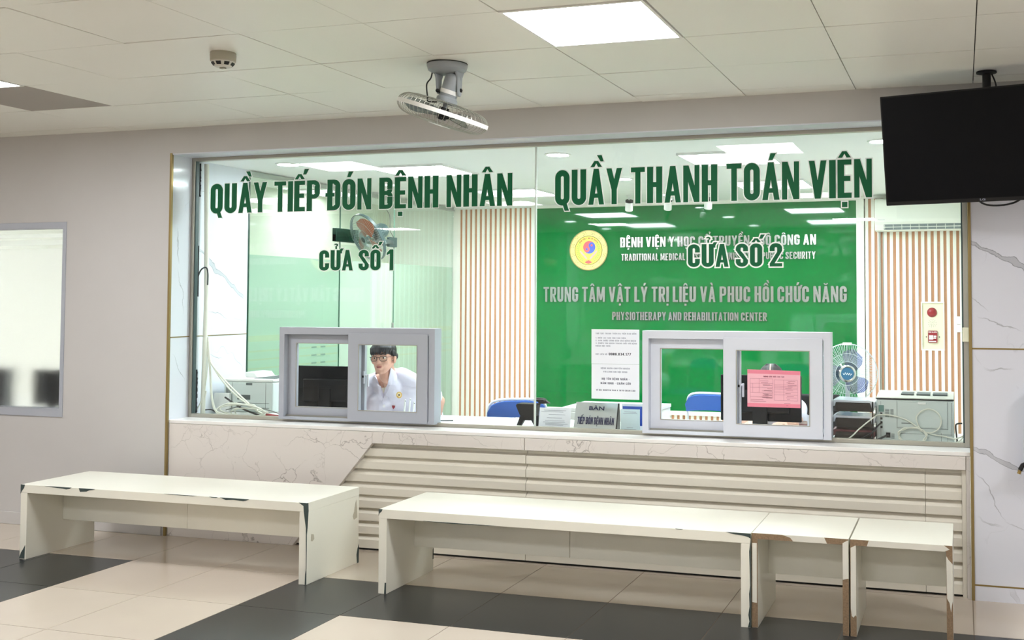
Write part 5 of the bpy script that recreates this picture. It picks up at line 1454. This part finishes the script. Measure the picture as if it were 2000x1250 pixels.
sd = thing('smoke_detector', 'round ivory smoke detector on the lobby ceiling, upper left', 'smoke detector', (-3.283, -1.723, H))
c = Vector((-3.283, -1.723, H))
obj('body', MB().lathe([(.057, -.0005), (.058, -.004), (.0565, -.009), (.058, -.012), (.057, -.040), (.052, -.045)], c, (0, 0, 1), 36), M_det, sd, smooth=True)
obj('chamber', MB().lathe([(.053, -.044), (.034, -.068), (0, -.070)], c, (0, 0, 1), 36), mat('detector_light', (206, 204, 194), .45), sd, smooth=True)
hs = MB()
for k in range(8):
    a = 2 * PI * (k + .3) / 8; A = Vector((math.cos(a), math.sin(a), 0)); Tn = Vector((-math.sin(a), math.cos(a), 0))
    p0 = c + A * .0505 + Vector((0, 0, -.0485)); p1 = c + A * .0405 + Vector((0, 0, -.0615)); nrm = Vector((A.x, A.y, -.8)).normalized() * .0012
    vs = [p0 - Tn * .012 + nrm, p0 + Tn * .012 + nrm, p1 + Tn * .010 + nrm, p1 - Tn * .010 + nrm]; vs += [v - nrm * 2 for v in vs]
    hs.add(vs, [(0, 1, 2, 3), (7, 6, 5, 4), (0, 4, 5, 1), (1, 5, 6, 2), (2, 6, 7, 3), (3, 7, 4, 0)])
obj('vents', hs, M_black, sd)
obj('button', MB().box(c.x - .012, c.y - .010, H - .076, c.x + .014, c.y + .008, H - .069), M_det, sd, bevel=.002)

tv = thing('television', 'black wall-size television hung from the ceiling at upper right', 'television', (.0921, -.3916, 2.322), None)
tv.rotation_mode = 'QUATERNION'
tv.rotation_quaternion = (Matrix.Rotation(-.20979, 4, 'Z') @ Matrix.Rotation(.18895, 4, 'X')).to_quaternion()
hw, hh_ = .4825, .28
obj('housing', MB().box(-hw, 0.0, -hh_, hw, .045, hh_), M_black, tv, local=True, bevel=.004)
obj('screen', MB().box(-hw + .008, -.0012, -hh_ + .020, hw - .008, .001, hh_ - .008), M_screen, tv, local=True)
obj('rear_hump', MB().box(-.30, .045, -.22, .30, .085, .10), M_black_mat, tv, local=True, bevel=.01)
obj('foot_logo', text_mb('LG', -.012, -.272, .010, -.0026, width=.026, bold=.02), M_ink_grey, tv, local=True)
tvm = thing('television_mount', 'black ceiling pole carrying the television', 'mount', (.131, -.28, H))
obj('pole', MB().tube([(.131, -.27, 2.30), (.131, -.27, H - .006)], .021, 14), M_black, tvm, smooth=True)
obj('flange', MB().lathe([(.05, 0), (.05, -.008), (.025, -.012)], (.131, -.27, H), (0, 0, 1), 24), M_black, tvm, smooth=True)
obj('bracket', MB().box(.06, -.279, 2.29, .22, -.255, 2.39), M_black, tvm)
tag(obj('television_cable', MB().tube(bez([(.155, -.27, 2.70), (.175, -.28, 2.64), (.18, -.29, 2.55), (.17, -.29, 2.45)], 5), .004, 6), M_cable_black, smooth=True), 'black cable running down beside the television pole', 'cable')
tag(obj('television_cable', MB().tube(bez([(.06, -.31, 2.10), (.10, -.33, 2.043), (.17, -.33, 2.028), (.26, -.31, 2.045), (.33, -.28, 2.10)], 5), .005, 6), M_cable_black, smooth=True), 'black cable sagging just below the television screen', 'cable')
hz = thing('hand_sanitizer', 'wall-mounted hand sanitizer with black nozzle at the right picture edge', 'dispenser', (.35, 0, .66))
obj('bracket', MB().box(.296, -.09, .66, .42, -.003, .90), M_pvc_in, hz, bevel=.004)
obj('bottle', MB().lathe([(.0, 0), (.045, 0), (.045, .17), (.018, .2), (0, .2)], (.35, -.055, .905), (0, 0, 1), 20), M_acrylic, hz, smooth=True)
obj('nozzle', MB().tube([(.31, -.11, .735), (.285, -.115, .725), (.272, -.118, .70)], .012, 8).tube([(.31, -.1, .735), (.33, -.09, .74)], .02, 8), M_black, hz, smooth=True)
obj('nozzle_tip', MB().tube([(.272, -.118, .70), (.266, -.119, .682)], .009, 8), mat('amber_tip', (150, 122, 60), .4), hz, smooth=True)
# ---- seen blurred through the frosted window of the side room
sdk = thing('side_room_desk', 'pale desk behind the frosted window at far left', 'desk', (-6.5, .62, 0))
obj('worktop', MB().box(-7.6, .32, .72, -5.92, .95, .75), M_desk, sdk)
for x in (-7.55, -5.97): obj('side_panel', MB().box(x, .34, 0, x + .03, .93, .72), M_desk, sdk)
bm2 = thing('side_room_monitor', 'dark monitor blurred behind the frosted window, at its right side', 'monitor', (-6.36, .38, .75))
obj('housing', MB().box(-6.51, .30, .79, -6.22, .33, 1.05), M_black_mat, bm2, bevel=.01)
obj('stand', MB().box(-6.39, .31, .75, -6.34, .34, .84), M_black, bm2)
obj('base', MB().box(-6.46, .33, .7505, -6.27, .48, .762), M_black, bm2)
bb = thing('side_room_telephone', 'dark grey blurred telephone behind the frosted window at the picture edge', 'telephone', (-7.05, .4, .75))
obj('body', MB().box(-7.28, .34, .7505, -6.83, .45, 1.05), mat('blurred_dark_grey', (60, 64, 70), .6), bb, bevel=.02)

# ================================================================== PEOPLE
def volume(name, mb, voxel, m, parent, smooth=3, sf=.5):
    """fuse overlapping rounded pieces into one continuous skin"""
    me = bpy.data.meshes.new(name)
    off = wloc(parent) if parent else Vector((0, 0, 0))
    me.from_pydata([(x - off.x, y - off.y, z - off.z) for x, y, z in mb.v], [], mb.f)
    o = bpy.data.objects.new(name, me); COL.objects.link(o)
    r = o.modifiers.new('r', 'REMESH'); r.mode = 'VOXEL'; r.voxel_size = voxel
    if smooth:
        s = o.modifiers.new('s', 'SMOOTH'); s.factor = sf; s.iterations = smooth
    dg = bpy.context.evaluated_depsgraph_get(); dg.update()
    new = bpy.data.meshes.new_from_object(o.evaluated_get(dg)); new.name = name
    o.modifiers.clear(); o.data = new; bpy.data.meshes.remove(me)
    new.materials.clear(); new.materials.append(m)
    new.polygons.foreach_set('material_index', [0] * len(new.polygons)); new.shade_smooth()
    if parent: o.parent = parent
    return o
def add_hand(mb, wrist, d, up, side, curl=.5):
    """palm, four fingers of different lengths and a thumb leaving the side of the palm"""
    d = Vector(d).normalized(); up = Vector(up); up = (up - d * up.dot(d)).normalized(); s = d.cross(up) * side
    w_ = Vector(wrist)
    for k in range(4):
        b = w_ + d * .082 + s * (.030 - .019 * k)
        mb.capsule(w_ + d * .012 + s * (.014 - .009 * k), b, .015, .0115, 8)
        L_ = (.068, .078, .072, .055)[k]
        p1 = b + (d * math.cos(curl * .5) - up * math.sin(curl * .5)) * L_ * .45
        p2 = p1 + (d * math.cos(curl * 1.2) - up * math.sin(curl * 1.2)) * L_ * .32
        p3 = p2 + (d * math.cos(curl * 1.9) - up * math.sin(curl * 1.9)) * L_ * .25
        mb.capsule(b, p1, .0095, .0085, 8).capsule(p1, p2, .0085, .0078, 8).capsule(p2, p3, .0078, .0068, 8)
    t0 = w_ + d * .025 + s * .026; t1 = t0 + d * .036 + s * .030 - up * .008; t2 = t1 + d * .032 + s * .008 - up * .006
    mb.capsule(t0, t1, .013, .0105, 8).capsule(t1, t2, .0105, .0085, 8)
    return mb
def head_matrix(c, yaw, pitch, roll=0):
    return Matrix.Translation(c) @ Matrix.Rotation(yaw, 4, 'Z') @ Matrix.Rotation(pitch, 4, 'X') @ Matrix.Rotation(roll, 4, 'Y')
def add_head(mb, HM):
    h = MB()
    h.ellipsoid((0, .018, .032), (.072, .090, .083), None, 20, 14)
    h.ellipsoid((0, -.022, -.020), (.061, .066, .078), None, 20, 14)
    h.ellipsoid((0, -.030, -.074), (.046, .046, .034), None, 16, 10)
    h.ellipsoid((0, -.062, -.095), (.021, .021, .017), None, 12, 8)
    for s in (-1, 1):
        h.capsule((s * .052, .005, -.045), (s * .020, -.056, -.092), .020, .016, 10)
        h.ellipsoid((s * .036, -.060, -.026), (.024, .022, .020), None, 12, 8)
        h.capsule((s * .010, -.083, .021), (s * .046, -.070, .020), .009, .009, 10)
        h.ellipsoid((s * .0785, .008, -.010), (.010, .021, .033), Matrix.Rotation(-.15, 3, 'X'), 12, 8)
        h.ellipsoid((s * .010, -.096, -.032), (.009, .010, .007), None, 10, 8)
        h.capsule((s * .018, -.0765, .010), (s * .044, -.069, .009), .0055, .0055, 8)
        h.capsule((s * .018, -.0765, -.009), (s * .044, -.069, -.008), .0050, .0050, 8)
    h.capsule((0, -.080, .012), (0, -.104, -.026), .0085, .0125, 10)
    h.ellipsoid((0, -.080, -.060), (.026, .012, .016), None, 12, 8)
    h.capsule((0, .035, -.04), (0, .060, -.13), .050, .052, 14)
    return mb.merge(h.xform(HM))
def build_person(name, label, J, HM, voxel, hair_m):
    root = thing(name, label, 'person', (J['pelvis'][0], J['pelvis'][1], 0))
    V = {k: Vector(v) for k, v in J.items()}
    b = MB()
    b.capsule(V['pelvis'] + Vector((-.07, 0, 0)), V['pelvis'] + Vector((.07, 0, 0)), .115, .115)
    b.capsule(V['pelvis'], V['belly'], .112, .098); b.capsule(V['belly'], V['chest'], .098, .100)
    b.capsule(V['rsh'] * .55 + V['chest'] * .45, V['lsh'] * .55 + V['chest'] * .45, .088, .088)
    b.capsule(V['chest'], V['neck'], .10, .055)
    b.ellipsoid(V['chest'] + Vector((.005, .015, -.017)), (.175, .115, .094), None, 20, 12)
    for a in ('rsh', 'lsh'): b.capsule(V['neck'] + Vector((0, .055, .03)), V[a], .052, .056)
    b.capsule(V['neck'], V['skull'], .052, .050)
    for a, e, w_ in (('rsh', 'relb', 'rwr'), ('lsh', 'lelb', 'lwr')):
        b.capsule(V['chest'] * .35 + V[a] * .65, V[a], .075, .060)
        b.capsule(V[a], V[e], .056, .041); b.capsule(V[e], V[w_], .040, .027)
    for s, kn, an in ((-1, 'rkn', 'ran'), (1, 'lkn', 'lan')):
        hip = V['pelvis'] + Vector((s * .09, -.02, -.03))
        b.capsule(hip, V[kn], .088, .058); b.capsule(V[kn], V[an], .055, .036)
        b.capsule(V[an] + Vector((0, 0, -.01)), V[an] + Vector((0, -.16, -.035)), .036, .028)
    add_hand(b, V['rwr'], J['rhd'], J['rhu'], 1, .22); add_hand(b, V['lwr'], J['lhd'], J['lhu'], -1, .3)
    add_head(b, HM)
    body = volume('body', b, voxel, M_skin, root, 2)
    return root, body, V
def clothes(V, root, sleeve, voxel, drape=None):
    c = MB()
    c.capsule(V['pelvis'] + Vector((-.08, 0, 0)), V['pelvis'] + Vector((.08, 0, 0)), .132, .132)
    c.capsule(V['pelvis'], V['belly'], .126, .108); c.capsule(V['belly'], V['chest'], .110, .112)
    c.capsule(V['rsh'] * .55 + V['chest'] * .45, V['lsh'] * .55 + V['chest'] * .45, .098, .098)
    c.capsule(V['chest'], V['neck'] + Vector((0, .015, -.03)), .108, .070)
    c.ellipsoid(V['chest'] + Vector((.005, .012, -.016)), (.19, .130, .105), None, 24, 14)
    if drape is not None: c.ellipsoid(drape, (.125, .105, .090), None, 20, 12)
    for s_, a in ((-1, 'rsh'), (1, 'lsh')): c.capsule(V['neck'] + Vector((s_ * .055, .055, .030)), V[a] + Vector((0, 0, .005)), .058, .066)
    for a, e in (('rsh', 'relb'), ('lsh', 'lelb')):
        c.capsule(V['chest'] * .35 + V[a] * .65, V[a], .090, .075)
        c.capsule(V[a], V[a].lerp(V[e], sleeve), .074, .066)
        # slack folds across the sleeve
        for q in (.35, .6, .8):
            p = V[a].lerp(V[e], sleeve * q); d = (V[e] - V[a]).normalized(); o_ = d.orthogonal().normalized()
            c.capsule(p + o_ * .045, p + d.cross(o_) * .05, .026, .026, 8)
    coat = volume('coat', c, voxel, M_coat, root, 3)
    return coat
def trousers(V, root):
    t = MB()
    t.capsule(V['pelvis'] + Vector((-.07, 0, -.01)), V['pelvis'] + Vector((.07, 0, -.01)), .119, .119)
    for s, kn, an in ((-1, 'rkn', 'ran'), (1, 'lkn', 'lan')):
        t.capsule(V['pelvis'] + Vector((s * .09, -.02, -.03)), V[kn], .104, .074); t.capsule(V[kn], V[an] + Vector((0, 0, .02)), .072, .060)
    volume('trousers', t, .014, M_trousers, root, 2)
    s_ = MB()
    for an in ('ran', 'lan'): s_.capsule(V[an] + Vector((0, .03, -.03)), V[an] + Vector((0, -.17, -.036)), .040, .036)
    volume('shoes', s_, .010, M_rubber, root, 2)

# ---------------- the man at the left service window
HC = Vector((-3.806, .622, 1.163))
HM = head_matrix(HC, math.radians(10), math.radians(0), math.radians(-2))
J = dict(pelvis=(-3.72, 1.17, .528), belly=(-3.765, 1.135, .822), chest=(-3.795, .845, .872), neck=(-3.815, .735, 1.000), skull=(-3.808, .672, 1.09),
         rsh=(-3.985, .785, .965), lsh=(-3.625, .850, .938), relb=(-4.085, .66, .80), rwr=(-3.97, .50, .785), rhd=(.6, -.75, -.05), rhu=(0, 0, 1),
         lelb=(-3.575, 1.00, .838), lwr=(-3.62, 1.02, .640), lhd=(-.35, -.85, -.35), lhu=(.3, -.4, 1),
         rkn=(-3.93, .78, .50), lkn=(-3.66, .76, .50), ran=(-3.92, .80, .085), lan=(-3.64, .80, .085))
man, body, V = build_person('person', 'man in a white short-sleeved coat and glasses leaning behind the left service window', J, HM, .0052, M_hair)
coat = clothes(V, man, .62, .0075, Vector((-3.915, .785, .838)))
trousers(V, man)
VD = (Vector((-3.79, .6, .93)) - Vector((0, -5.83085, 1.56))).normalized()     # direction in which the chest was measured
def inside(p, poly):
    r = False; n = len(poly)
    for i in range(n):
        a, b = poly[i], poly[i - 1]
        if (a[1] > p[1]) != (b[1] > p[1]) and p[0] < (b[0] - a[0]) * (p[1] - a[1]) / (b[1] - a[1]) + a[0]: r = not r
    return r
def flat(v):                               # world point -> measured chest plane (y = .6)
    t = (v.y - .6) / VD.y; q = v - VD * t; return (q.x, q.z)
VOPEN = [(-3.856, 1.20), (-3.852, 1.053), (-3.838, 1.011), (-3.818, 0.964), (-3.789, 0.901), (-3.755, 0.973), (-3.739, 1.04), (-3.730, 1.104), (-3.728, 1.20)]
off = wloc(man)
VHOLE = grow(VOPEN, .004)
bm = bmesh.new(); bm.from_mesh(coat.data); bm.normal_update()
kill = [f for f in bm.faces if f.normal.dot(VD) < .25 and inside(flat(f.calc_center_median() + off), VHOLE) and (f.calc_center_median() + off).y < .80]
bmesh.ops.delete(bm, geom=kill, context='FACES'); bm.to_mesh(coat.data); bm.free()
def bvh_of(o):
    return BVHTree.FromPolygons([v.co + off for v in o.data.vertices], [tuple(p.vertices) for p in o.data.polygons])
TB, TC = bvh_of(body), bvh_of(coat)
def project(poly, trees, lift, th, sub=3):
    """cloth patch laid on the figure: polygon measured in the chest plane, given thickness"""
    P = [Vector((p[0], 0, p[1])) for p in poly]
    bm = bmesh.new(); f = bm.faces.new([bm.verts.new(p) for p in P])
    bmesh.ops.triangulate(bm, faces=bm.faces[:]); bmesh.ops.subdivide_edges(bm, edges=bm.edges[:], cuts=sub, use_grid_fill=True)
    pts = []; last = 6.9
    for v in bm.verts:
        o = Vector((v.co.x, .6, v.co.z)) - VD * 1.0; best = None
        for t in trees:
            h = t.ray_cast(o, VD)
            if h[0] is not None and (best is None or h[3] < best): best = h[3]
        pts.append((o, best))
    ds = [b for o, b in pts if b is not None]; md = sum(ds) / max(1, len(ds))
    bm.verts.ensure_lookup_table(); bm.verts.index_update()
    mb = MB(); n = len(bm.verts)
    fr_ = [o + VD * (min(b if b is not None else md, md + .07) - lift - th) for o, b in pts]; bk_ = [o + VD * (min(b if b is not None else md, md + .07) - lift) for o, b in pts]
    fs = []
    for f in bm.faces:
        ids = [v.index for v in f.verts]; fs.append(tuple(ids)); fs.append(tuple(n + i for i in reversed(ids)))
    for e in bm.edges:
        if len(e.link_faces) == 1:
            a, b = e.verts[0].index, e.verts[1].index; fs.append((a, b, n + b, n + a))
    bm.free(); mb.add(fr_ + bk_, fs); return mb
obj('tee_shirt', project([(-3.826, .970), (-3.804, .958), (-3.78, .960), (-3.750, .978), (-3.780, .888), (-3.795, .888)], [TB], .003, .002), M_tee, coat, smooth=True)
TC2 = [TC, TB]
for nm, pl_ in (('collar', [(-3.735, 1.098), (-3.704, 1.078), (-3.682, 1.055), (-3.684, .980), (-3.729, .978), (-3.760, .974), (-3.746, 1.04)]),
                ('collar', [(-3.854, 1.052), (-3.873, 1.037), (-3.883, 1.016), (-3.875, .966), (-3.818, .970), (-3.838, 1.011)])):
    obj(nm, project(pl_, TC2, .006, .006), M_coat, coat, smooth=True)
for nm, pl_ in (('lapel', [(-3.763, .978), (-3.729, .9785), (-3.702, .951), (-3.795, .840), (-3.797, .901)]),
                ('lapel', [(-3.811, .972), (-3.875, .9655), (-3.872, .941), (-3.803, .864), (-3.781, .898)])):
    obj(nm, project(pl_, TC2, .004, .005), M_coat, coat, smooth=True)
def circ(cx, cz, r, n=18): return [(cx + r * math.cos(2 * PI * k / n), cz + r * math.sin(2 * PI * k / n)) for k in range(n)]
bt = obj('button', project(circ(-3.785, .833, .0105), [TC], .001, .004, 1), mat('white_button', (244, 242, 246), .3), coat)
bg = obj('round_badge', project(circ(-3.667, .912, .0225, 24), [TC], .0005, .0015, 1), mat('badge_gold', (222, 178, 84), .6), coat)
obj('badge_ring', project(circ(-3.667, .912, .016, 20), [TC], .002, .0008, 1), mat('badge_pale', (240, 226, 180), .6), bg)
obj('badge_centre', project(circ(-3.667, .912, .0065, 12), [TC], .0028, .0008, 1), mat('badge_dark', (70, 44, 30), .6), bg)
obj('breast_pocket', project([(-3.707, .838), (-3.677, .853), (-3.642, .872), (-3.565, .868), (-3.570, .795), (-3.700, .792)], [TC], .0008, .002, 2), M_coat, coat, smooth=True)
hp = thing('heart_pin', 'small dark red heart-shaped pin on the breast pocket', 'pin', tuple(HC))
hp.location = (-3.70, .6, .83)
heart = [(-3.711, .812), (-3.722, .828), (-3.721, .837), (-3.714, .841), (-3.7095, .836), (-3.704, .840), (-3.698, .835), (-3.699, .826)]
obj('heart', project(heart, [TC], .003, .004, 1), M_red, hp)
for x, z0_, z1_, lab in ((-3.627, .775, .882, 'white pen with dark clip in the breast pocket, nearer the coat button'), (-3.588, .775, .890, 'white pen with dark clip in the breast pocket, nearer the sleeve'), (-3.556, .775, .868, 'white pen in the breast pocket, lowest and outermost')):
    h = TC.ray_cast(Vector((x, .6, (z0_ + z1_) / 2)) - VD, VD)
    h2 = TC.ray_cast(Vector((x, .6, z0_)) - VD, VD); h1 = TC.ray_cast(Vector((x, .6, z1_)) - VD, VD)
    dmin = min(q[3] for q in (h, h1, h2) if q[0] is not None)
    o = Vector((x, .6, 0)) - VD + VD * (dmin - .008)
    p0 = Vector((o.x, o.y, o.z + z0_)); p1 = Vector((o.x + .006, o.y + .004, o.z + z1_))
    pn = thing('pen', lab, 'pen', tuple(p0), 'pens in the breast pocket')
    obj('barrel', MB().tube([p0, p1], .0062, 10), M_vinyl_white, pn, smooth=True)
    tp_ = p1 - VD * .006
    obj('clip', MB().tube([p1 + Vector((0, 0, -.002)), tp_ + Vector((.002, 0, -.004)), tp_ + Vector((0, 0, -.045))], .0022, 6), M_vinyl_white, pn, smooth=True)
    obj('clip_end', MB().ellipsoid(p1 + Vector((.004, -.004, -.010)), (.004, .004, .004), None, 8, 6), M_navy, pn, smooth=True)
# face details
def face_part(name, mb, m, parent, smooth=True): return obj(name, mb.xform(HM), m, parent, smooth=smooth)
for s in (-1, 1):
    e = face_part('eye', MB().ellipsoid((s * .0315, -.0712, .0005), (.0125, .0105, .0055), None, 14, 10), M_eye, body)
    face_part('iris', MB().ellipsoid((s * .0315 - .0015, -.0800, .0005), (.0056, .0025, .0052), None, 12, 8), M_iris, e)
    face_part('eyebrow', MB().tube(bez([(s * .013, -.0905, .0215), (s * .03, -.0890, .0275), (s * .050, -.0760, .0225)], 5), [.0022] + [.0032] * 9 + [.0018], 6), M_hair, body)
face_part('lips', MB().ellipsoid((0, -.0885, -.0575), (.0215, .0060, .0038), None, 14, 8).ellipsoid((0, -.0880, -.0640), (.0185, .0062, .0046), None, 14, 8), M_lip, body)
# glasses
gl_ = MB()
def rim_pts(s): 
    out = []
    for k in range(28):
        a = 2 * PI * k / 28; c_, s_ = math.cos(a), math.sin(a)
        x = .0235 * math.copysign(abs(c_) ** .62, c_); z = .0170 * math.copysign(abs(s_) ** .7, s_)
        out.append((s * .0335 + x, -.0985 + abs(s * .0335 + x) ** 2 * 4.2, z - .003))
    return out
for s in (-1, 1): gl_.tube(rim_pts(s), .0018, 6, closed=True)
gl_.tube([(-.011, -.0975, .002), (0, -.1005, .005), (.011, -.0975, .002)], .0016, 6)
for s in (-1, 1): gl_.tube([(s * .056, -.086, .006), (s * .070, -.070, .007), (s * .0775, .0, .006), (s * .078, .03, -.008)], .0018, 6)
gls = face_part('glasses', gl_, M_black, body)
ln_ = MB()
for s in (-1, 1):
    rp_ = rim_pts(s); n = len(rp_)
    ln_.add([(x, y + .0004, z) for x, y, z in rp_] + [(x, y - .0004, z) for x, y, z in rp_], [tuple(range(n)), tuple(range(2 * n - 1, n - 1, -1))] + [(i, (i + 1) % n, n + (i + 1) % n, n + i) for i in range(n)])
face_part('lens', ln_, M_sash_glass, gls, False)
# hair: cap with a fringe of pointed locks
hr = MB()
hr.ellipsoid((0, .026, .046), (.0815, .0935, .080), None, 22, 14)
hr.capsule((-.070, -.010, .03), (-.074, .02, .005), .018, .012); hr.capsule((.070, -.015, .035), (.078, .010, .012), .019, .012)
hr.capsule((-.045, .070, .005), (.045, .070, .005), .034, .034); hr.ellipsoid((0, .01, .055), (.086, .082, .066), None, 20, 12)
for k in range(13):
    u = -1 + 2 * k / 12; x = u * .068
    top = Vector((x * .75, -.045 + .03 * u * u, .102 - .02 * u * u)); mid = Vector((x * .97, -.083 + .040 * u * u, .068 - .006 * u * u))
    tip = Vector((x * 1.0 - .004 + .004 * math.sin(k * 2.1), -.0945 + .046 * u * u, .031 + .009 * math.sin(k * 1.7) - .004 * abs(u)))
    hr.capsule(top, mid, .018, .0125, 8).capsule(mid, tip, .0115, .0040, 8)
hair = volume('hair', hr.xform(HM), .0032, M_hair, body, 1)

stl = thing('stool', 'black stool under the man at the left service window', 'stool', (-3.715, 1.18, 0))
obj('seat', MB().lathe([(0, .33), (.18, .33), (.19, .345), (.19, .372), (.17, .385), (0, .387)], (-3.715, 1.18, 0), (0, 0, 1), 28), M_black_mat, stl, smooth=True)
for k in range(4):
    a = PI / 4 + k * PI / 2; obj('leg', MB().tube([(-3.715 + .13 * math.cos(a), 1.18 + .13 * math.sin(a), .335), (-3.715 + .19 * math.cos(a), 1.18 + .19 * math.sin(a), 0)], .013, 8), M_black, stl, smooth=True)

# ---------------- the clerk bent down behind the right monitor
HC2 = Vector((-1.190, 1.00, 1.016))
HM2 = head_matrix(HC2, math.radians(4), math.radians(24))
J2 = dict(pelvis=(-1.12, 1.36, .528), belly=(-1.13, 1.31, .67), chest=(-1.155, 1.19, .77), neck=(-1.168, 1.09, .90), skull=(-1.18, 1.045, .958),
          rsh=(-1.31, 1.13, .845), lsh=(-1.05, 1.15, .840), relb=(-1.37, .985, .79), rwr=(-1.28, .80, .787), rhd=(.3, -.95, -.05), rhu=(0, 0, 1),
          lelb=(-1.02, .985, .79), lwr=(-1.08, .82, .787), lhd=(-.3, -.95, -.05), lhu=(0, 0, 1),
          rkn=(-1.24, .93, .50), lkn=(-1.02, .93, .50), ran=(-1.24, .95, .085), lan=(-1.02, .95, .085))
HM = HM2
clerk, body2, V2 = build_person('person', 'clerk bent low behind the right monitor, only dark parted hair showing above the pink form', J2, HM2, .0065, M_hair2)
clothes(V2, clerk, .74, .010); trousers(V2, clerk)
for s in (-1, 1):
    e = face_part('eye', MB().ellipsoid((s * .0315, -.0705, .0005), (.0130, .0110, .0075), None, 12, 8), M_eye, body2)
    face_part('iris', MB().ellipsoid((s * .0315, -.0795, -.0005), (.0056, .0025, .0056), None, 10, 6), M_iris, e)
face_part('lips', MB().ellipsoid((0, -.0895, -.060), (.020, .0065, .0075), None, 12, 8), M_lip, body2)
hr = MB()
hr.ellipsoid((0, .022, .044), (.083, .098, .080), None, 22, 14)
for s in (-1, 1):
    hr.capsule((s * .066, -.03, .045), (s * .080, .0, -.03), .024, .020); hr.capsule((s * .078, .01, -.03), (s * .07, .07, -.08), .024, .02)
    for q in range(4): hr.capsule((s * (.012 + .004 * q), -.052 + .03 * q, .098 + .007 * q), (s * .076, -.045 + .03 * q, .050), .010, .012, 8)
hr.ellipsoid((0, .10, -.01), (.05, .045, .05), None, 14, 10)
volume('hair', hr.xform(HM2), .0045, M_hair2, body2, 1)
face_part('parting', MB().tube(bez([(.004, -.070, .092), (.003, -.045, .108), (.002, -.01, .122), (.001, .03, .126)], 5), .0045, 6), M_skin, body2)
oc = office_chair('black office chair behind the right monitor, its back showing beside the pink form', -.99, 1.40, .10)
